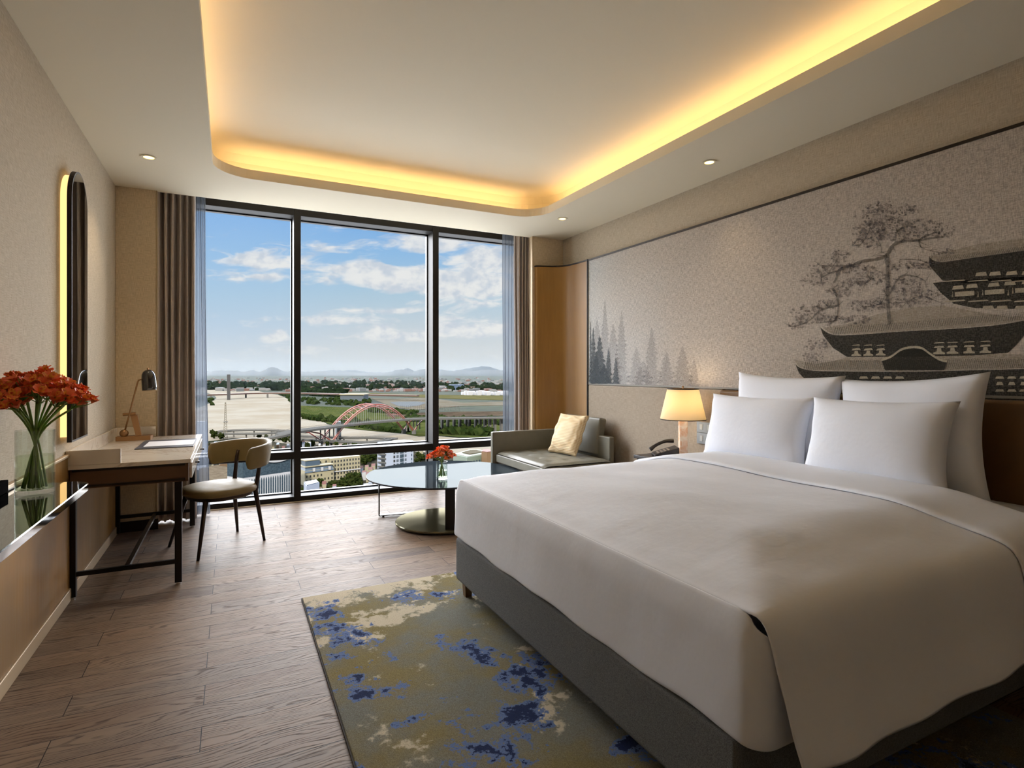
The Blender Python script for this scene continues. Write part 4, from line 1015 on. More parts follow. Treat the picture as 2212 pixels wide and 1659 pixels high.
# =============== OUTSIDE, SEEN FROM HIGH UP ===============
ZG = CAM - 90.0
hexc0 = hexc
KX = 0.085
def hexc(r, g, b): return tuple(q * KX for q in hexc0(r, g, b))
def groundfn(t, b):
    p = t.pos(); x, y, z = t.sep(p)
    n = t.noise(t.mul(p, (.0022, .0022, 0)), 1, 6, .65); n2 = t.noise(t.mul(p, (.016, .016, 0)), 1, 5, .7); n3 = t.noise(t.mul(p, (.05, .05, 0)), 1, 3, .6)
    c = t.mix(t.mr(n2, .35, .65), hexc(54, 84, 56), hexc(100, 122, 76))
    c = t.mix(t.mr(n, .52, .66), c, hexc(124, 140, 88))
    c = t.mix(t.mr(n, .45, .34), c, hexc(64, 90, 92))
    c = t.mix(t.mr(n3, .60, .70), c, hexc(176, 164, 150))
    t.put(b.inputs['Base Color'], c)
struct(MB().add([(-30000, 30, ZG), (30000, 30, ZG), (30000, 42000, ZG), (-30000, 42000, ZG)], [(0, 1, 2, 3)]).build('ground', mat('distant_country', rough=1, spec=.05, fn=groundfn)))
def noisy(name, a, b_, sc, r=1., spec=.0):
    def fn(t, b):
        n = t.noise(t.mul(t.pos(), (sc, sc, sc)), 1, 6, .7); t.put(b.inputs['Base Color'], t.mix(t.mr(n, .38, .62), a, b_))
    return mat(name, rough=r, spec=spec, fn=fn)
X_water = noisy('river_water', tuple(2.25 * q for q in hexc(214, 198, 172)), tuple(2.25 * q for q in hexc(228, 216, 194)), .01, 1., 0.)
X_green = noisy('meadow_green', hexc(122, 144, 74), hexc(172, 176, 102), .03)
X_wood = noisy('woodland_green', hexc(44, 66, 38), hexc(84, 104, 56), .05)
X_leafy = noisy('tree_foliage', hexc(58, 80, 36), hexc(128, 140, 72), .35)
X_soil = noisy('bare_soil', hexc(150, 128, 108), hexc(196, 172, 142), .03)
X_sand = noisy('pale_sand', hexc(222, 204, 170), hexc(242, 230, 204), .02)
X_straw = noisy('dry_grass', hexc(184, 178, 112), hexc(212, 200, 140), .02)
KX = 0.253
X_conc = mat('concrete', hexc(150, 147, 140), .9, spec=.1)
X_deck = mat('deck_asphalt', tuple(.8 * q for q in hexc(150, 147, 140)), 1., spec=0.)
X_cream = mat('cream_render', hexc(222, 208, 166), .8)
KX *= 1.35
X_white = mat('white_render', hexc(226, 224, 224), .8)
X_lilac = mat('pale_blue_render', hexc(206, 214, 230), .8)
X_slate = mat('blue_slate', hexc(84, 104, 122), .5)
X_bglass = noisy('blue_grey_glazing', hexc(62, 78, 90), hexc(88, 106, 116), .9, .35, .2)
X_win = mat('dark_window', hexc(66, 66, 62), .3)
KX = 0.141
X_red = mat('terracotta_roof', hexc(196, 112, 82), .8)
X_orange = mat('orange_render', hexc(222, 170, 110), .8)
X_brown = noisy('brown_roofing', hexc(164, 144, 118), hexc(190, 170, 140), .2)
KX = 0.253
X_pink = mat('rose_steel', hexc(226, 122, 100), .5)
X_mint = mat('pale_green_render', hexc(172, 188, 164), .8)
X_grey = mat('grey_render', hexc(120, 132, 140), .8)
X_rust = mat('rust_deck', hexc(126, 88, 66), .7)
def patch(name, px, m, z=.3, label=None, cat=None):
    P = [G(u, v, ZG + z) for u, v in px]
    o = MB().add([tuple(p) for p in P], [tuple(range(len(P)))]).build(name, m)
    if label: tag(o, label, cat)
    else: struct(o)
    return o
KX = 0.085
patch('river', [(-400, 906), (0, 902), (300, 893), (400, 888), (440, 877), (452, 871), (468, 860), (462, 853), (445, 848), (425, 845), (430, 842.5), (500, 841.5), (560, 845), (575, 849), (600, 853), (612, 857), (628, 864), (632, 875), (636, 890), (652, 899), (672, 904), (695, 909), (708, 917), (745, 925), (800, 931), (870, 937), (905, 943), (945, 942), (990, 946), (1050, 947), (1085, 940), (1130, 925), (1250, 918), (1300, 975), (1150, 990), (1000, 984), (880, 974), (760, 966), (640, 962), (560, 950), (500, 947), (440, 955), (330, 962), (-400, 990)], X_water, .3, 'broad pale river winding away outside the window', 'river')
patch('meadow', [(640, 876), (760, 880), (900, 905), (1000, 910), (1130, 905), (1130, 925), (1085, 938), (1050, 945), (990, 944), (945, 940), (905, 942), (870, 935), (800, 930), (745, 924), (708, 915), (695, 907), (660, 900), (640, 892)], X_green, .6, 'green meadow bank on the far side of the river under the bridge', 'field')
patch('soil_field', [(830, 893), (1000, 889), (1140, 888), (1140, 897), (930, 901), (838, 900)], X_soil, .9, 'brown ploughed ground behind the bridge viaduct', 'field')
patch('sand_flat', [(800, 860), (850, 862), (920, 858), (1000, 870), (1140, 866), (1140, 875), (1000, 877), (900, 885), (850, 880)], X_sand, .7, 'pale sandy ground beyond the arch bridge', 'sand')
patch('dry_field', [(700, 847.5), (800, 849), (940, 853), (1140, 855), (1140, 866), (960, 861), (880, 857), (780, 854), (700, 850)], X_straw, .8, 'yellow-green fields stretching across in front of the distant town', 'field')
patch('pond', [(842, 869), (860, 867.5), (900, 867), (922, 870), (905, 876), (880, 879), (860, 877)], mat('pond_water', hexc(226, 232, 232), 1., spec=0.), 1.1, 'white oval pond beyond the arch bridge', 'pond')
patch('sand_spit', [(668, 902), (690, 897), (722, 903), (712, 908), (690, 909)], X_sand, .9, 'small pale sand patch on the river bank left of the arch', 'sand')
patch('city_ground', [(-400, 992), (330, 963), (440, 953), (500, 949), (560, 951), (640, 963), (760, 967), (880, 975), (1000, 985), (1150, 992), (1400, 985), (2000, 990), (2000, 1659), (-400, 1659)], noisy('city_streets', hexc(92, 98, 72), hexc(160, 150, 130), .06), .5, 'built-up ground of the near city between the houses', 'ground')
# hazy air over the plain
vm = bpy.data.materials.new('hazy_air'); vm.use_nodes = True; vt = NT(vm.node_tree); vt.n.remove(vt.n['Principled BSDF'])
vsn = vt.new('ShaderNodeVolumeScatter'); vsn.inputs['Color'].default_value = (.034, .043, .052, 1); vsn.inputs['Density'].default_value = .00006; vsn.inputs['Anisotropy'].default_value = .2
vt.l.new(vsn.outputs[0], vt.n['Material Output'].inputs['Volume'])
ho = MB().box(-16000, 22000, 900, 24000, ZG - 20, 340).build('hazy_air', vm); struct(ho)
# far hills
def hills(name, u0, u1, dist, pk, label, seed, base=806.):
    rr = random.Random(seed); N = 300; mb = MB(); top, bot, back = [], [], []
    for i in range(N + 1):
        u = lerp(u0, u1, i / N); h = 0
        for (pu, ph, pw) in pk: h = max(h, ph * math.exp(-((u - pu) / pw) ** 2))
        h += .8 * math.sin(u * .11 + seed) + .5 * math.sin(u * .37) + rr.uniform(-.25, .25)
        zz = max(0, h) * dist / F; p = T(u, dist, 0)
        top.append((p.x, p.y, CAM + zz - 12)); bot.append(tuple(T(u, dist - 900, ZG))); back.append(tuple(T(u, dist + 900, ZG)))
    n_ = N + 1
    mb.add(bot + top + back, [(i, i + 1, n_ + i + 1, n_ + i) for i in range(N)] + [(n_ + i, n_ + i + 1, 2 * n_ + i + 1, 2 * n_ + i) for i in range(N)])
    return tag(mb.build(name, mat('hill_forest', hexc(52, 76, 66), 1.), smooth=True), label, 'hills')
hills('distant_hills', -300, 1700, 17000, [(100, 7, 60), (280, 6, 70), (1250, 9, 60), (1450, 7, 80), (590, 13, 22), (545, 7, 16), (490, 6, 40), (640, 4, 60), (700, 3.5, 60), (870, 7, 30), (915, 8, 24), (960, 6, 20), (1000, 7, 30), (1060, 8, 40)], 'nearer row of hazy blue hills along the horizon', 1)
hills('distant_hills', -300, 1700, 22000, [(0, 8, 90), (1350, 12, 80), (430, 5, 40), (740, 6, 60), (1040, 14, 50), (880, 10, 12), (940, 7, 70)], 'fainter farther row of hills on the horizon', 5)
# distant town and woods: countless specks
rd = random.Random(21)
KX = 0.177
cols_ = [mat('town_white', hexc(214, 210, 204), .9), mat('town_roof', hexc(176, 120, 98), .9), mat('town_grey', hexc(150, 154, 156), .9)]
def town(name, n_, vr, ur, sz, label, seed, ms=cols_, hmul=1., clump=True):
    rr = random.Random(seed); mb = MB()
    for i in range(n_):
        v = vr[0] + (vr[1] - vr[0]) * rr.random() ** 1.1; u = rr.uniform(*ur)
        if clump and math.sin(u * .05 + v * .7) + math.sin(u * .13 - v * .31) < -.3: continue
        p = G(u, v, ZG); s_ = rr.uniform(*sz); mb.mi = rr.choice((0, 0, 1, 2)) if len(ms) > 1 else 0
        mb.box(p.x - s_, p.x + s_, p.y - s_ * .8, p.y + s_ * .8, ZG, ZG + s_ * rr.uniform(.6, 1.1) * hmul)
    return tag(mb.build(name, ms), label, 'town', kind='stuff')
town('distant_town', 3300, (817, 846), (0, 1500), (6, 17), 'countless tiny pale and red-roofed houses of the far plain', 3)
town('distant_town', 500, (830, 846), (800, 1110), (5, 10), 'dense band of red-roofed town houses beyond the fields', 4, ms=[cols_[1], cols_[0], cols_[1]], clump=False)
def woods(name, spots, n_, r, label, seed, hm=1., m=None):
    rr = random.Random(seed); mb = MB()
    for (u0, v0, u1, v1, dv_) in spots:
        k = int(n_ * abs(u1 - u0) / 100) + 1
        for i in range(k):
            f_ = rr.random(); p = G(lerp(u0, u1, f_), lerp(v0, v1, f_) + rr.uniform(-dv_, dv_), ZG); s_ = rr.uniform(*r)
            mb.blob((p.x, p.y, ZG + s_ * .5 * hm), s_, s_, s_ * .8 * hm, rr.random(), 1, .35)
    return tag(mb.build(name, m or X_wood), label, 'trees', kind='stuff')
KX = 0.101
X_thick = noisy('thicket_green', hexc(66, 92, 42), hexc(112, 130, 66), .1)
woods('far_woodland', [(0, 836, 430, 834, 7), (1110, 838, 1500, 838, 8), (50, 880, 400, 872, 5), (430, 832, 640, 836, 6), (640, 836, 940, 834, 8), (940, 838, 1110, 840, 6), (430, 840, 620, 842, 2), (640, 850, 740, 856, 3)], 90, (10, 24), 'dark green woods across the far bank', 8)
woods('bank_woodland', [(640, 866, 790, 872, 6), (655, 903, 740, 916, 2.5), (745, 917, 880, 934, 4), (930, 932, 1060, 938, 5), (880, 908, 1100, 915, 4), (1085, 920, 1130, 915, 8), (780, 862, 800, 868, 4), (420, 862, 460, 870, 6), (600, 852, 640, 860, 2), (620, 858, 640, 880, 2), (800, 890, 900, 895, 3)], 70, (4, 9), 'green bushes and thickets along the river bank', 9, m=X_thick)
KX = 0.203
# row of white terraced houses, long blue block, warehouse
t_ = thing('warehouse', G(760, 867, ZG), 'long grey warehouse with a yellow roof beyond the river', 'warehouse')
a1, a2 = G(735, 867.5, ZG), G(785, 867.5, ZG); dd = (a2 - a1).normalized(); nn = Vector((-dd.y, dd.x, 0)); hw = 14 * (dep(a1) / F)
mid = (a1 + a2) / 2
MB().obox(mid + nn * 30 + Vector((0, 0, hw / 2)), (a2 - a1).length, 60, hw, dd).build('wall', X_grey, t_)
MB().obox(mid + nn * 30 + Vector((0, 0, hw + 1.5)), (a2 - a1).length + 6, 66, 3, dd).build('roof', mat('straw_roof', hexc(226, 206, 150), .8), t_)
for i in range(15):
    u = 1003 + i * 6.6; p = G(u, 853 + (i % 3) * .5, ZG); w_ = 8.5; h = rd.uniform(10, 20)
    tag(MB().box(p.x - w_, p.x + w_, p.y, p.y + 16, ZG, ZG + h).build('terraced_house', X_white), 'small white house in the row beyond the far fields', 'house', 'white houses beyond the far fields')
p = G(988, 843, ZG); tag(MB().box(p.x - 36, p.x + 36, p.y, p.y + 30, ZG, ZG + 30).build('office_block', mat('blue_block', hexc(120, 146, 182), .7)), 'long blue block standing in the distant town', 'building')
# cable-stayed pylon bridge
pb = thing('pylon_bridge', G(494, 864, ZG), 'far road bridge with one tall dark pylon across the river', 'bridge')
q = G(494, 864, ZG); tq = dep(q)
MB().box(q.x - 5, q.x + 5, q.y - 8, q.y + 8, ZG, zt(809, tq)).build('pylon', mat('pylon_grey', hexc(92, 86, 84), .7), pb)
def decks(pts, z, w_, th):
    P = [G(u, v, z) for u, v in pts]; return ribbonz(P, w_, th)
def ribbonz(P, w_, th):
    mb = MB(); n_ = len(P); V = []
    for i, p in enumerate(P):
        a_ = P[max(i - 1, 0)]; b2 = P[min(i + 1, n_ - 1)]; d_ = (b2 - a_); d_.z = 0; d_.normalize(); nn = Vector((-d_.y, d_.x, 0))
        V += [p, p + nn * w_, p + nn * w_ - Vector((0, 0, th)), p - Vector((0, 0, th))]
    Fc = []
    for i in range(n_ - 1):
        for k in range(4): Fc.append((i * 4 + k, i * 4 + (k + 1) % 4, i * 4 + 4 + (k + 1) % 4, i * 4 + 4 + k))
    Fc += [(0, 1, 2, 3), tuple(4 * (n_ - 1) + k for k in (3, 2, 1, 0))]
    return mb.add([tuple(v) for v in V], Fc)
decks(curve([(400, 853), (440, 852), (494, 850.5), (560, 848.2), (640, 848.2), (760, 851), (900, 853.5)], 4), ZG + 18, 16, 5).build('deck', X_rust, pb)
for u in (456, 531, 578): 
    b_ = G(u, 851, ZG + 14); MB().box(b_.x - 3, b_.x + 3, b_.y - 5, b_.y + 5, ZG, ZG + 14).build('pier', X_conc, pb)
# lattice tower
q = G(487, 948, ZG); tq = dep(q); zt_top = zt(869, tq)
lt = thing('lattice_tower', q, 'slim lattice mast rising in front of the river', 'tower')
mb = MB()
for i in range(4):
    a_ = PI / 4 + PI / 2 * i; mb.tube([(q.x + 3.4 * math.cos(a_), q.y + 3.4 * math.sin(a_), ZG), (q.x + .8 * math.cos(a_), q.y + .8 * math.sin(a_), zt_top)], .34, 4)
for k in range(16):
    f0, f1 = k / 16, (k + 1) / 16
    for i in range(4):
        a_ = PI / 4 + PI / 2 * i; b2 = a_ + PI / 2; r0, r1 = lerp(3.4, .8, f0), lerp(3.4, .8, f1)
        mb.tube([(q.x + r0 * math.cos(a_), q.y + r0 * math.sin(a_), lerp(ZG, zt_top, f0)), (q.x + r1 * math.cos(b2), q.y + r1 * math.sin(b2), lerp(ZG, zt_top, f1))], .24, 3)
mb.build('lattice', mat('mast_ochre', hexc(176, 160, 128), .7), lt)
zz = zt(912, tq); MB().cyl((q.x, q.y, zz), (q.x, q.y, zz + .8), 2.8, n=10).build('platform', X_conc, lt)
# ---- red arch bridge ----
ab = thing('arch_bridge', G(800, 940, ZG), 'road bridge with twin rose-red arches over the river', 'bridge')
ZD = ZG + 24
FE = [(560, 950), (610, 941), (651, 931), (700, 924.5), (744, 919), (800, 912.5), (876, 906), (923, 903.8), (1000, 903), (1077, 902), (1160, 901)]
dp = [G(u, v, ZD - (6 if u < 600 else (2.5 if u < 640 else 0))) for u, v in FE]
WD = 20.
ribbonz([Vector(c_) for c_ in curve([tuple(p) for p in dp], 4)], WD, 2.2).build('deck', X_deck, ab)
rl = MB()
for off in (0, WD):
    P = [Vector(c_) for c_ in curve([tuple(p) for p in dp], 4)]
    for i in range(len(P) - 1):
        d_ = (P[i + 1] - P[i]); d_.z = 0; d_.normalize(); nn = Vector((-d_.y, d_.x, 0)); rl.tube([P[i] + nn * off + Vector((0, 0, 1.1)), P[i + 1] + nn * off + Vector((0, 0, 1.1))], .22, 4)
rl.build('railing', X_conc, ab)
E1, E2 = G(744.4, 918, ZD), G(876, 905, ZD)
ax = (E2 - E1); Ls = ax.length; axn = ax.normalized(); nrm = Vector((-axn.y, axn.x, 0))
H_ = 23.5
def archp(s_, off): 
    return E1 + axn * (Ls * s_) + nrm * off + Vector((0, 0, H_ * (1 - (2 * s_ - 1) ** 2)))
for off in (1.0, WD + 1.5):
    for dz, r_ in ((0, .75), (-2.6, .55)):
        MB().tube([archp(-.17 + 1.34 * i / 48, off) + Vector((0, 0, dz)) for i in range(49)], r_, 8).build('arch_rib', X_pink, ab, smooth=True)
br = MB()
for i in range(1, 14):
    s_ = i / 14; br.tube([archp(s_, 1.0), archp(s_, WD + 1.5)], .35, 4)
    if i < 13 and i % 1 == 0: br.tube([archp(s_, 1.0), archp((i + 1) / 14, WD + 1.5)], .22, 4)
br.build('cross_bracing', X_pink, ab)
hg = MB()
for i in range(2, 27):
    s_ = i / 28
    for off in (1.0, WD + 1.5): a_ = archp(s_, off); hg.tube([a_, Vector((a_.x, a_.y, ZD))], .09, 3)
hg.build('hangers', X_white, ab)
for off in (1.0, WD + 1.5):
    for s_ in (1.17, -.17):
        b_ = archp(s_, off); MB().tube([(b_.x, b_.y, ZG), (b_.x, b_.y, max(ZG + 4, b_.z + 1.5))], [3.4, 2.8], 10).build('pier', X_conc, ab)
    c0 = archp(1.17, off); c1 = E2 + axn * (Ls * .36) + nrm * off + Vector((0, 0, -3))
    MB().tube([c0, c0.lerp(c1, .5) + Vector((0, 0, -2.2)) * -1, c1], .8, 8).build('side_rib', X_pink, ab)
    c0 = archp(-.17, off); c1 = E1 - axn * (Ls * .50) + nrm * off + Vector((0, 0, -3))
    MB().tube([c0, c0.lerp(c1, .5) + Vector((0, 0, 3.4)), c1], .8, 8).build('side_rib', X_pink, ab)
for s_ in (1.04, 1.10, 1.17, 1.23, 1.29, -.08, -.14, -.2, -.26, -.32):
    b_ = E1 + axn * (Ls * s_) + nrm * 2; MB().box(b_.x - .7, b_.x + .7, b_.y - .7, b_.y + .7, ZG + 6, ZD - 2.9).build('column', X_conc, ab)
b_ = G(730.5, 932, ZD - 12); MB().box(b_.x - 3, b_.x + 3, b_.y - 5, b_.y + 5, ZG, ZD + 1.5).build('pier_tower', X_grey, ab)
for u in (940, 961.6, 974, 987.6, 1000, 1013, 1021, 1034.5, 1044, 1054.8, 1065, 1076, 1090, 1105):
    b_ = G(u, 904.2, ZD - 2.5) + nrm * 6; MB().box(b_.x - 1.5, b_.x + 1.5, b_.y - 3, b_.y + 3, ZG, ZD - 2.9).build('pier', X_conc, ab)
# near flyovers
def flyover(label, pts, zs, w_, piers, seed):
    P = [G(u, v, ZG + h) for (u, v), h in zip(pts, zs)]; P = [Vector(c_) for c_ in curve([tuple(p) for p in P], 6)]
    f = thing('flyover', Vector((P[0].x, P[0].y, ZG)), label, 'road bridge')
    ribbonz(P, w_, 1.6).build('deck', X_deck, f)
    r_ = MB()
    for off in (.1, w_ - .1):
        for i in range(len(P) - 1):
            d_ = (P[i + 1] - P[i]); d_.z = 0; d_.normalize(); nn = Vector((-d_.y, d_.x, 0)); r_.tube([P[i] + nn * off + Vector((0, 0, .7)), P[i + 1] + nn * off + Vector((0, 0, .7))], .4, 4)
    r_.build('parapet', X_conc, f)
    for k in piers:
        p = P[int(k * (len(P) - 1))]; MB().tube([(p.x + 2, p.y + 2, ZG), (p.x + 2, p.y + 2, p.z - 1.5)], .9, 8).build('pier', X_conc, f)
flyover('upper curved flyover ramp on the left, behind the desk chair', [(470, 932), (520, 929.5), (570, 929), (610, 931), (660, 934)], [9, 10, 10, 9, 9], 9, (.2, .4, .6, .8), 1)
flyover('lower flyover ramp on the left, behind the desk chair', [(470, 937), (520, 937), (570, 936.5), (610, 933.5), (660, 928)], [8, 8, 8.5, 9, 11], 9, (.3, .5, .7, .9), 2)
flyover('nearer looping ramp below the arch bridge', [(625, 948), (680, 951), (740, 955), (800, 956), (835, 952), (850, 948)], [7, 7, 7, 7, 7, 7], 9, (.1, .3, .45, .6, .8), 3)
flyover('farther looping ramp below the arch bridge', [(625, 940), (680, 943.5), (740, 945.5), (790, 945.5), (825, 946.5), (850, 948)], [7.5, 7.2, 7, 7, 7, 7], 9, (.2, .4, .6, .8), 4)
pg = MB()
# row of bare poles
for i in range(34):
    u = 866 + i * 4.0 if i < 17 else 945 + (i - 17) * 3.0; p = G(u, 887, ZG); tag(MB().tube([(p.x, p.y, ZG), (p.x, p.y, ZG + 12)], .35, 4).build('pile_pole', mat('pole_brown', hexc(110, 92, 74), .8)), 'thin upright pole in the long row on the sandy ground', 'pole', 'row of poles on the sandy ground')
# ---- near buildings ----
def along(P, D, u):                   # walk from P along D until it projects to column u
    k = (u - CX) / F; a_ = P.x * RX + P.y * RY; b2 = D.x * RX + D.y * RY; c_ = P.x * DX + P.y * DY; d_ = D.x * DX + D.y * DY
    return (k * c_ - a_) / (b2 - k * d_)
def block(root, A, D, L, depth, z0, z1, m, name='wall'):
    N = Vector((-D.y, D.x, 0)); c = A + D * (L / 2) + N * (depth / 2); c = Vector((c.x, c.y, (z0 + z1) / 2))
    return MB().obox(c, L, depth, z1 - z0, D).build(name, m, root)
def windows(root, A, D, L, z0, rows, cols_n, sx_, sz_, dz, m=X_win, w0=None, out=.12, skip=0, seed=0):
    N = Vector((-D.y, D.x, 0)); rr = random.Random(seed)
    for r_ in range(rows):
        for c_ in range(cols_n):
            if rr.random() < skip: continue
            p = A + D * (L * (c_ + .5) / cols_n) - N * out; MB().obox((p.x, p.y, z0 + dz * r_), sx_, .3, sz_, D).build('window', m, root)
D1 = Vector((.964, .265, 0)); N1 = Vector((-D1.y, D1.x, 0))
Pr = T(778, 481, 0); l_ = along(Pr, -D1, 714); A = Pr - D1 * l_
ht = thing('hotel_building', Vector((A.x, A.y, ZG)), 'cream multi-storey building with rows of small dark windows', 'building')
zt1 = zt(984, 481)
block(ht, A, D1, l_, 18, ZG, zt1, X_cream); windows(ht, A, D1, l_, zt1 - 2.6, 6, 10, 1.1, 1.6, -3.4, seed=1)
MB().obox((A + D1 * (l_ / 2) - N1 * .3) + Vector((0, 0, zt1 - 11.2)), l_, .8, .7, D1).build('cornice', X_white, ht)
l2 = along(A, -D1, 688); A2 = A - D1 * l2 + N1 * 3
block(ht, A2, D1, l2, 14, ZG, zt(988, 470), X_cream, 'wing'); windows(ht, A2, D1, l2, zt(992, 470) - 1, 3, 2, 1.3, 1.8, -3.3)
l3 = along(A, -D1, 652); A3 = A - D1 * l3 - N1 * 6; z3 = zt(1012, 455)
block(ht, A3, D1, l3, 14, ZG, z3, X_cream, 'wing'); windows(ht, A3, D1, l3, z3 - 4.6, 3, 8, 1.0, 1.6, -3.4, skip=.15, seed=3)
N = N1
mb = MB(); c = [A3 - N * .6, A3 + D1 * l3 - N * .6, A3 + D1 * l3 + N * 14, A3 + N * 14]; c2 = [A3 + D1 * 1 + N * 1.4, A3 + D1 * (l3 - 1) + N * 1.4, A3 + D1 * (l3 - 1) + N * 12, A3 + D1 + N * 12]
mb.add([(p.x, p.y, z3 - 1.6) for p in c] + [(p.x, p.y, z3 + 2.6) for p in c2], [(0, 1, 5, 4), (1, 2, 6, 5), (2, 3, 7, 6), (3, 0, 4, 7), (4, 5, 6, 7)]); mb.build('mansard_roof', X_slate, ht)
MB().obox((A3 + D1 * (l3 / 2) + N * 6.5) + Vector((0, 0, z3 + 3)), l3, 13, .7, D1).build('roof_terrace', X_cream, ht)
for f_ in (.3, .58, .84):
    p = A3 + D1 * (l3 * f_) - N * .5; MB().obox((p.x, p.y, z3 + .2), 1.7, 1.4, 2.6, D1).build('dormer', X_white, ht)
p = A3 + D1 * (l3 * .3) + N * 6; MB().obox((p.x, p.y, z3 + 5.3), l3 * .5, 8, 4.2, D1).build('roof_tower', X_slate, ht)
MB().obox((p.x, p.y, z3 + 7.8), l3 * .54, 9, .8, D1).build('roof_cap', X_cream, ht)
# blue-glass hall with white arched facade
D2 = Vector((.918, .397, 0)); D3 = Vector((-.588, .809, 0)); P0 = T(525, 380, 0); zw = zt(1033, 380)
ar = thing('arcade_building', Vector((P0.x, P0.y, ZG)), 'large building with blue-grey top band above a white facade of tall pointed arches', 'building')
LA = along(P0, D2, 646); NB = Vector((-D2.y, D2.x, 0)); LBk = along(P0, D3, 491)
zu = zw + 12
base = [P0, P0 + D2 * LA, P0 + D2 * LA + D3 * LBk, P0 + D3 * LBk]
def ring(P, z0, z1, name, m):
    n_ = len(P); return MB().add([(p.x, p.y, z) for z in (z0, z1) for p in P], [tuple(range(n_ - 1, -1, -1)), tuple(range(n_, 2 * n_))] + [(i, (i + 1) % n_, (i + 1) % n_ + n_, i + n_) for i in range(n_)]).build(name, m, ar)
ring(base, zw, zu, 'blue_band', X_bglass); ring(base, ZG, zw, 'white_wall', X_white)
def pointed(A, D, w_, z0, z1, out):
    Nn = Vector((D.y, -D.x, 0)) if D is D2 else Vector((-D.y, D.x, 0)) * 1
    if D is D3: Nn = Vector((-D3.y, D3.x, 0)); 
    prof_ = [(-w_ / 2, z0), (w_ / 2, z0), (w_ / 2, z1 - 2.0), (w_ * .34, z1 - .9), (0, z1), (-w_ * .34, z1 - .9), (-w_ / 2, z1 - 2.0)]
    V = [A + D * p + Nn * o_ for o_ in (-.1, out) for p, z in prof_]; Z = [z for _ in (0, 1) for p, z in prof_]
    n_ = 7
    return MB().add([(v.x, v.y, z) for v, z in zip(V, Z)], [tuple(range(n_ - 1, -1, -1)), tuple(range(n_, 2 * n_))] + [(i, (i + 1) % n_, (i + 1) % n_ + n_, i + n_) for i in range(n_)])
for i in range(int(LA / 1.68)): pointed(P0 + D2 * (1.0 + i * 1.68), D2, .98, ZG, zw - 1.3, .12).build('arched_window', X_bglass, ar)
for i in range(int(LBk / 1.68)): pointed(P0 + D3 * (1.0 + i * 1.68), D3, .98, ZG, zw - 1.3, .12).build('arched_window', X_bglass, ar)
rf = MB(); V = []
for i in range(21):
    s_ = i / 20; p = P0 + D2 * (LA * (.25 + .6 * s_)) - NB * 1.0; zc = zw + 8 + 3.2 * (1 - math.sin(PI * s_ * .9)) ; V.append((p, zc))
rf.add([(p.x, p.y, z) for p, z in V] + [(p.x, p.y, z + 1.5) for p, z in V] + [((p + NB * 10).x, (p + NB * 10).y, z + 1.5) for p, z in V], [(i, i + 1, 22 + i, 21 + i) for i in range(20)] + [(21 + i, 22 + i, 43 + i, 42 + i) for i in range(20)])
rf.build('curved_canopy', X_white, ar)
# pale blue tower
D4 = Vector((.964, .265, 0)).normalized(); Pc = T(835, 449, 0); l4 = along(Pc, D4, 893); tt = zt(957, 449); D5 = Vector((-.50, .866, 0)); l5 = along(Pc, D5, 815)
tw = thing('apartment_tower', Vector((Pc.x, Pc.y, ZG)), 'pale blue apartment tower behind the coffee table', 'building')
q4 = [Pc, Pc + D4 * l4, Pc + D4 * l4 + D5 * l5, Pc + D5 * l5]
def prismq(root, P, z0, z1, name, m):
    n_ = len(P); return MB().add([(p.x, p.y, z) for z in (z0, z1) for p in P], [tuple(range(n_ - 1, -1, -1)), tuple(range(n_, 2 * n_))] + [(i, (i + 1) % n_, (i + 1) % n_ + n_, i + n_) for i in range(n_)]).build(name, m, root)
prismq(tw, q4, ZG, tt, 'wall', X_lilac)
N4 = Vector((D4.y, -D4.x, 0)); N5 = Vector((-D5.y, D5.x, 0))
for r_ in range(8):
    z = tt - 5 - r_ * 3.35
    for f_, w_, h_, m in ((.28, 1.4, 1.9, X_win), (.40, 1.9, 1.9, X_grey), (.56, 3.4, 2.6, X_bglass), (.70, 1.6, 1.9, X_grey), (.93, .8, 1.9, X_slate)):
        p = Pc + D4 * (l4 * f_) + N4 * .12; MB().obox((p.x, p.y, z), w_, .3, h_, D4).build('window', m, tw)
    p = Pc + D5 * (l5 * .45) + N5 * .5; MB().obox((p.x, p.y, z - .9), l5 * .8, 1.4, .9, D5).build('balcony', X_conc, tw)
    p = Pc + D5 * (l5 * .35) + N5 * .1; MB().obox((p.x, p.y, z + .4), l5 * .4, .4, 1.2, D5).build('window', X_win, tw)
# pale green courtyard building, cream and red roofed neighbours
def flatbld(name, px, z, m, label, roofm=None, par=None):
    P = [G(u, v, z) for u, v in px]; r = thing(name, Vector((P[0].x, P[0].y, ZG)), label, 'building')
    prismq(r, P, ZG, z, 'wall', m)
    if roofm:
        c = sum(P, Vector()) / len(P); Pi = [c + (p - c) * .92 for p in P]; prismq(r, Pi, z + .05, z + .5, 'roof', roofm)
    if par:
        c = sum(P, Vector()) / len(P); Pi = [c + (p - c) * par for p in P]; prismq(r, Pi, z + .6, z + 1.2, 'courtyard', X_sand)
    return r, P
cb, P = flatbld('courtyard_building', [(979, 981.5), (1009, 988), (1066, 978.5), (1036, 971.5), (1012, 972)], ZG + 18, X_mint, 'pale green low building with a light inner courtyard, right of the small vase', mat('mint_roof', hexc(214, 220, 190), .8), .55)
for i in range(10):
    p = P[1].lerp(P[2], (i + .5) / 10); d_ = (P[2] - P[1]).normalized(); MB().obox((p.x + d_.y * .1, p.y - d_.x * .1, ZG + 13), 1.6, .4, 2.6, d_).build('window', X_slate, cb)
flatbld('red_roofed_building', [(1040, 976), (1052, 977.5), (1066, 976), (1056, 971), (1044, 971)], ZG + 22, X_orange, 'building with an orange-red roof behind the courtyard building', X_red)
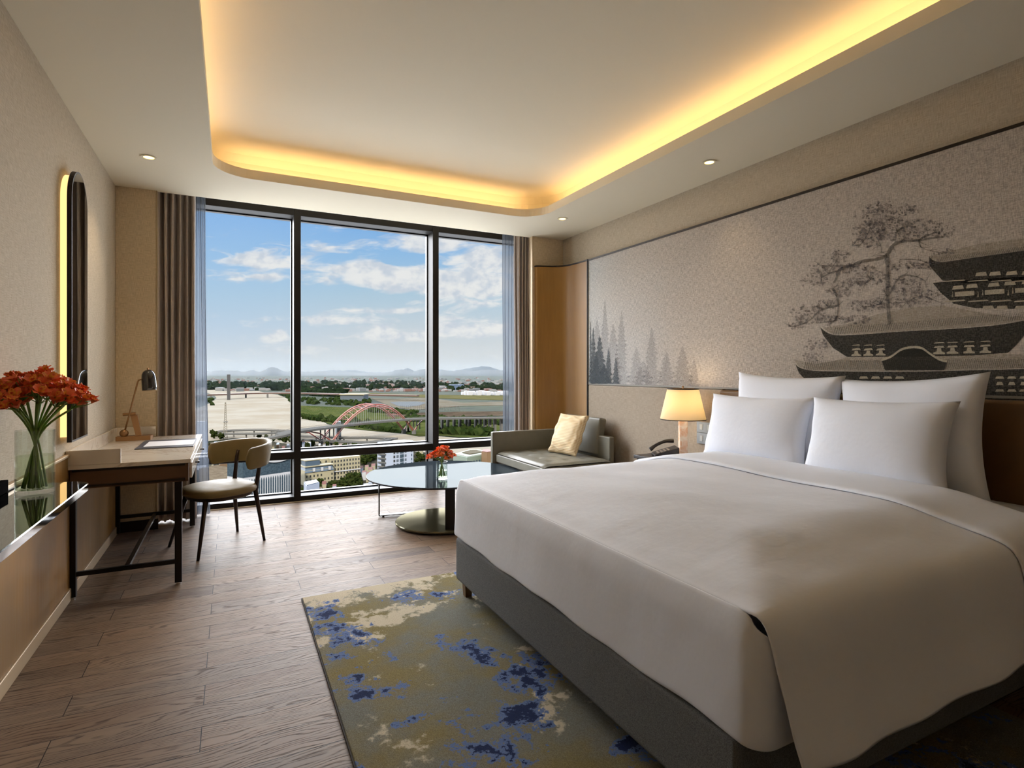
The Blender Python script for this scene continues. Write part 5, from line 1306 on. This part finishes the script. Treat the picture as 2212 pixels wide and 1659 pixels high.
flatbld('brown_roofed_building', [(985, 1006), (1072, 998), (1110, 1020), (1040, 1040)], ZG + 14, X_brown, 'low brown roofed building in front of the courtyard building', X_brown)
flatbld('narrow_tower', [(420, 912), (446, 912), (449, 911), (425, 911)], zt(911, 520), X_lilac, 'narrow pale tower beside the left sheer curtain', X_slate)
flatbld('brown_roofed_building', [(430, 1012), (470, 1004), (496, 1010), (500, 1045), (430, 1050)], ZG + 10, X_brown, 'large brown flat roof left of the arched building', X_brown)
flatbld('orange_house', [(473, 990), (493, 988), (495, 1000), (474, 1003)], ZG + 12, X_orange, 'small orange house left of the arched building', X_white)
flatbld('white_house', [(656, 1042), (684, 1037), (690, 1043), (662, 1050)], ZG + 16, X_lilac, 'small white flat-roofed house in front of the cream building', X_slate)
def gable(px, z, wm, rm, label, rise=3.):
    P = [G(u, v, z) for u, v in px]; r = thing('town_house', Vector((P[0].x, P[0].y, ZG)), label, 'house', 'red and pale roofed houses of the near city'); prismq(r, P, ZG, z, 'wall', wm)
    m0 = (P[0] + P[3]) / 2 + Vector((0, 0, rise)); m1_ = (P[1] + P[2]) / 2 + Vector((0, 0, rise))
    MB().add([tuple(q_) for q_ in (P[0], P[1], P[2], P[3], m0, m1_)], [(0, 1, 5, 4), (2, 3, 4, 5), (0, 4, 3), (1, 2, 5)]).build('roof', rm, r)
rr = random.Random(31)
hl = 'small pitched-roof house among the near city blocks'
hs = [(780, 1012), (792, 1008), (800, 1014), (786, 1020), (796, 1024), (806, 1006), (744, 1044), (722, 1050), (700, 1046), (690, 1056), (800, 1040), (790, 1052), (812, 1030), (460, 985), (447, 990), (470, 972), (452, 975), (590, 965), (600, 960), (612, 968), (622, 962), (580, 958), (632, 966), (455, 1000), (483, 978),
      (655, 955), (668, 958), (690, 962), (700, 960), (720, 964), (735, 962), (750, 966), (770, 965), (790, 968), (810, 967), (830, 970), (850, 969), (870, 972), (890, 972), (910, 974), (465, 958), (478, 962), (492, 956), (508, 960), (524, 955), (540, 958), (556, 962), (572, 966), (950, 978), (970, 972), (1080, 990), (1095, 980)]
for (u, v) in hs:
    w_ = rr.uniform(4, 7) if v < 975 else rr.uniform(7, 11); h_ = w_ * .35
    gable([(u - w_ / 2, v + h_ * .3), (u + w_ / 2, v), (u + w_ / 2 + 1, v - h_), (u - w_ / 2 + 1, v - h_ * .7)], ZG + rr.uniform(5, 10), rr.choice((X_white, X_cream, X_orange, X_lilac)), rr.choice((X_red, X_red, X_white, X_brown, X_slate)), hl, rr.uniform(1, 2.2))
# near trees, each its own
tm = [MB().blob((0, 0, 7.2), 5.2, 5.2, 4.8, 3, 2, .28, 2.6), MB().blob((0, 0, 7.2), 5.0, 5.6, 5.4, 8, 2, .30, 3.1)]
tr_ = None
tps = [(462, 948), (470, 944), (478, 950), (458, 940), (590, 955), (603, 952), (615, 957), (560, 948), (575, 951), (628, 958), (788, 1005), (798, 1000), (806, 996), (784, 998), (776, 1004), (810, 990), (796, 990), (786, 990), (900, 1000), (910, 998), (918, 994), (926, 990), (932, 998), (905, 990), (760, 1052), (750, 1058), (740, 1060), (768, 1048), (776, 1056), (730, 1066), (700, 1064), (712, 1068), (685, 1070), (668, 1072), (655, 1078), (675, 1064), (755, 1044), (765, 1062), (450, 968), (640, 968), (652, 970), (664, 972), (675, 966), (706, 968), (725, 970), (745, 972), (765, 973), (500, 965), (515, 968), (532, 966), (548, 970), (690, 1060), (720, 1058), (745, 1050), (770, 1044), (778, 1048)]
base_t = None
for i, (u, v) in enumerate(tps):
    p = G(u, v, ZG)
    if base_t is None:
        base_t = thing('broadleaf_tree', p, 'green broadleaf tree growing between the near city buildings', 'tree', 'trees between the near city buildings')
        MB().blob((0, 0, 7.4), 5.2, 5.2, 4.8, 3, 3, .30, 2.6).build('foliage', X_leafy, base_t, local=True)
        MB().tube([(0, 0, 0), (0, 0, 4.5)], [.5, .35], 6).build('trunk', X_rust, base_t, local=True); o = base_t
    else: o = dup(base_t)
    o.location = p; s_ = rr.uniform(.42, .75); o.scale = (s_, s_ * rr.uniform(.85, 1.15), s_ * rr.uniform(.8, 1.25)); o.rotation_euler.z = rr.uniform(0, 6)

hexc = hexc0
# =============== SKY ===============
W = bpy.data.worlds.new('world'); S.world = W; W.use_nodes = True
t = NT(W.node_tree); bg = t.n['Background']
tc = t.new('ShaderNodeTexCoord').outputs['Generated']
x, y, z = t.sep(tc)
fd = t.m('ADD', t.m('MULTIPLY', x, DX), t.m('MULTIPLY', y, DY)); rt = t.m('ADD', t.m('MULTIPLY', x, RX), t.m('MULTIPLY', y, RY))
hor = t.m('POWER', t.m('ADD', t.m('MULTIPLY', x, x), t.m('MULTIPLY', y, y)), .5)
q = t.m('DIVIDE', z, t.m('MAXIMUM', t.m('ABSOLUTE', fd), .15)); p = t.m('DIVIDE', rt, t.m('MAXIMUM', t.m('ABSOLUTE', fd), .15))
sky = t.ramp(t.m('DIVIDE', q, .5, clamp=True), [(0., hexc(214, 220, 222)), (.07, hexc(216, 221, 223)), (.16, hexc(204, 216, 224)), (.28, hexc(180, 208, 226)), (.42, hexc(150, 194, 234)), (.56, hexc(124, 178, 236)), (1., hexc(92, 150, 226))])
left = t.mr(p, -.20, -.52); sky = t.mix(t.m('MULTIPLY', left, .35), sky, hexc(178, 212, 246))
wv = t.comb(t.m('MULTIPLY', p, 7.), t.m('MULTIPLY', q, 26.), 0)
w1_ = t.noise(wv, 1, 3, .5); wv2 = t.add(wv, t.comb(t.m('MULTIPLY', w1_, .9), t.m('MULTIPLY', w1_, 1.6), 0))
n1 = t.noise(wv2, 1., 9, .62)
def gau(u, v, su, sv):
    a_ = t.m('DIVIDE', t.m('SUBTRACT', p, (u - CX) / F), su / F); b_ = t.m('DIVIDE', t.m('SUBTRACT', q, (HY - v) / F), sv / F)
    return t.m('POWER', 2.718, t.m('MULTIPLY', t.m('ADD', t.m('MULTIPLY', a_, a_), t.m('MULTIPLY', b_, b_)), -1.))
bias = None
for (u, v, su, sv, k) in ((545, 565, 80, 16, .22), (800, 590, 170, 26, .26), (900, 618, 130, 22, .24), (1030, 600, 90, 46, .22), (830, 525, 140, 26, .15), (960, 520, 50, 18, .14), (1060, 560, 60, 24, .18),
                          (480, 490, 110, 45, -.10), (700, 690, 200, 12, .10), (880, 728, 70, 10, .24), (830, 716, 22, 12, .2), (1010, 712, 70, 20, .28), (960, 708, 24, 18, .2), (590, 730, 40, 10, .24), (604, 718, 16, 10, .2), (1040, 640, 80, 18, .12), (540, 600, 60, 8, .16), (860, 672, 60, 6, .16), (860, 560, 30, 18, -.30), (700, 640, 120, 20, -.12), (470, 640, 60, 30, -.05), (1000, 545, 30, 14, -.1), (880, 560, 45, 10, -.15)):
    g_ = t.m('MULTIPLY', gau(u, v, su, sv), k); bias = g_ if bias is None else t.m('ADD', bias, g_)
cov = t.mr(t.m('ADD', n1, bias), .525, .70)
cum = t.noise(t.comb(t.m('MULTIPLY', p, 34.), t.m('MULTIPLY', q, 44.), 5), 1, 6, .55)
white = t.mix(t.mr(cum, .35, .6), hexc(208, 216, 226), hexc(244, 243, 240))
c = t.mix(t.m('MULTIPLY', cov, .92), sky, white)
haze = t.mr(q, .09, .0); c = t.mix(t.m('MULTIPLY', haze, .75), c, hexc(215, 220, 221))
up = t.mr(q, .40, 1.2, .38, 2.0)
back = t.mr(fd, .05, .25)
c2 = t.mix(back, hexc(205, 215, 228), c)
below = t.mr(z, -.04, -.002); c2 = t.mix(below, hexc(120, 130, 120), c2)
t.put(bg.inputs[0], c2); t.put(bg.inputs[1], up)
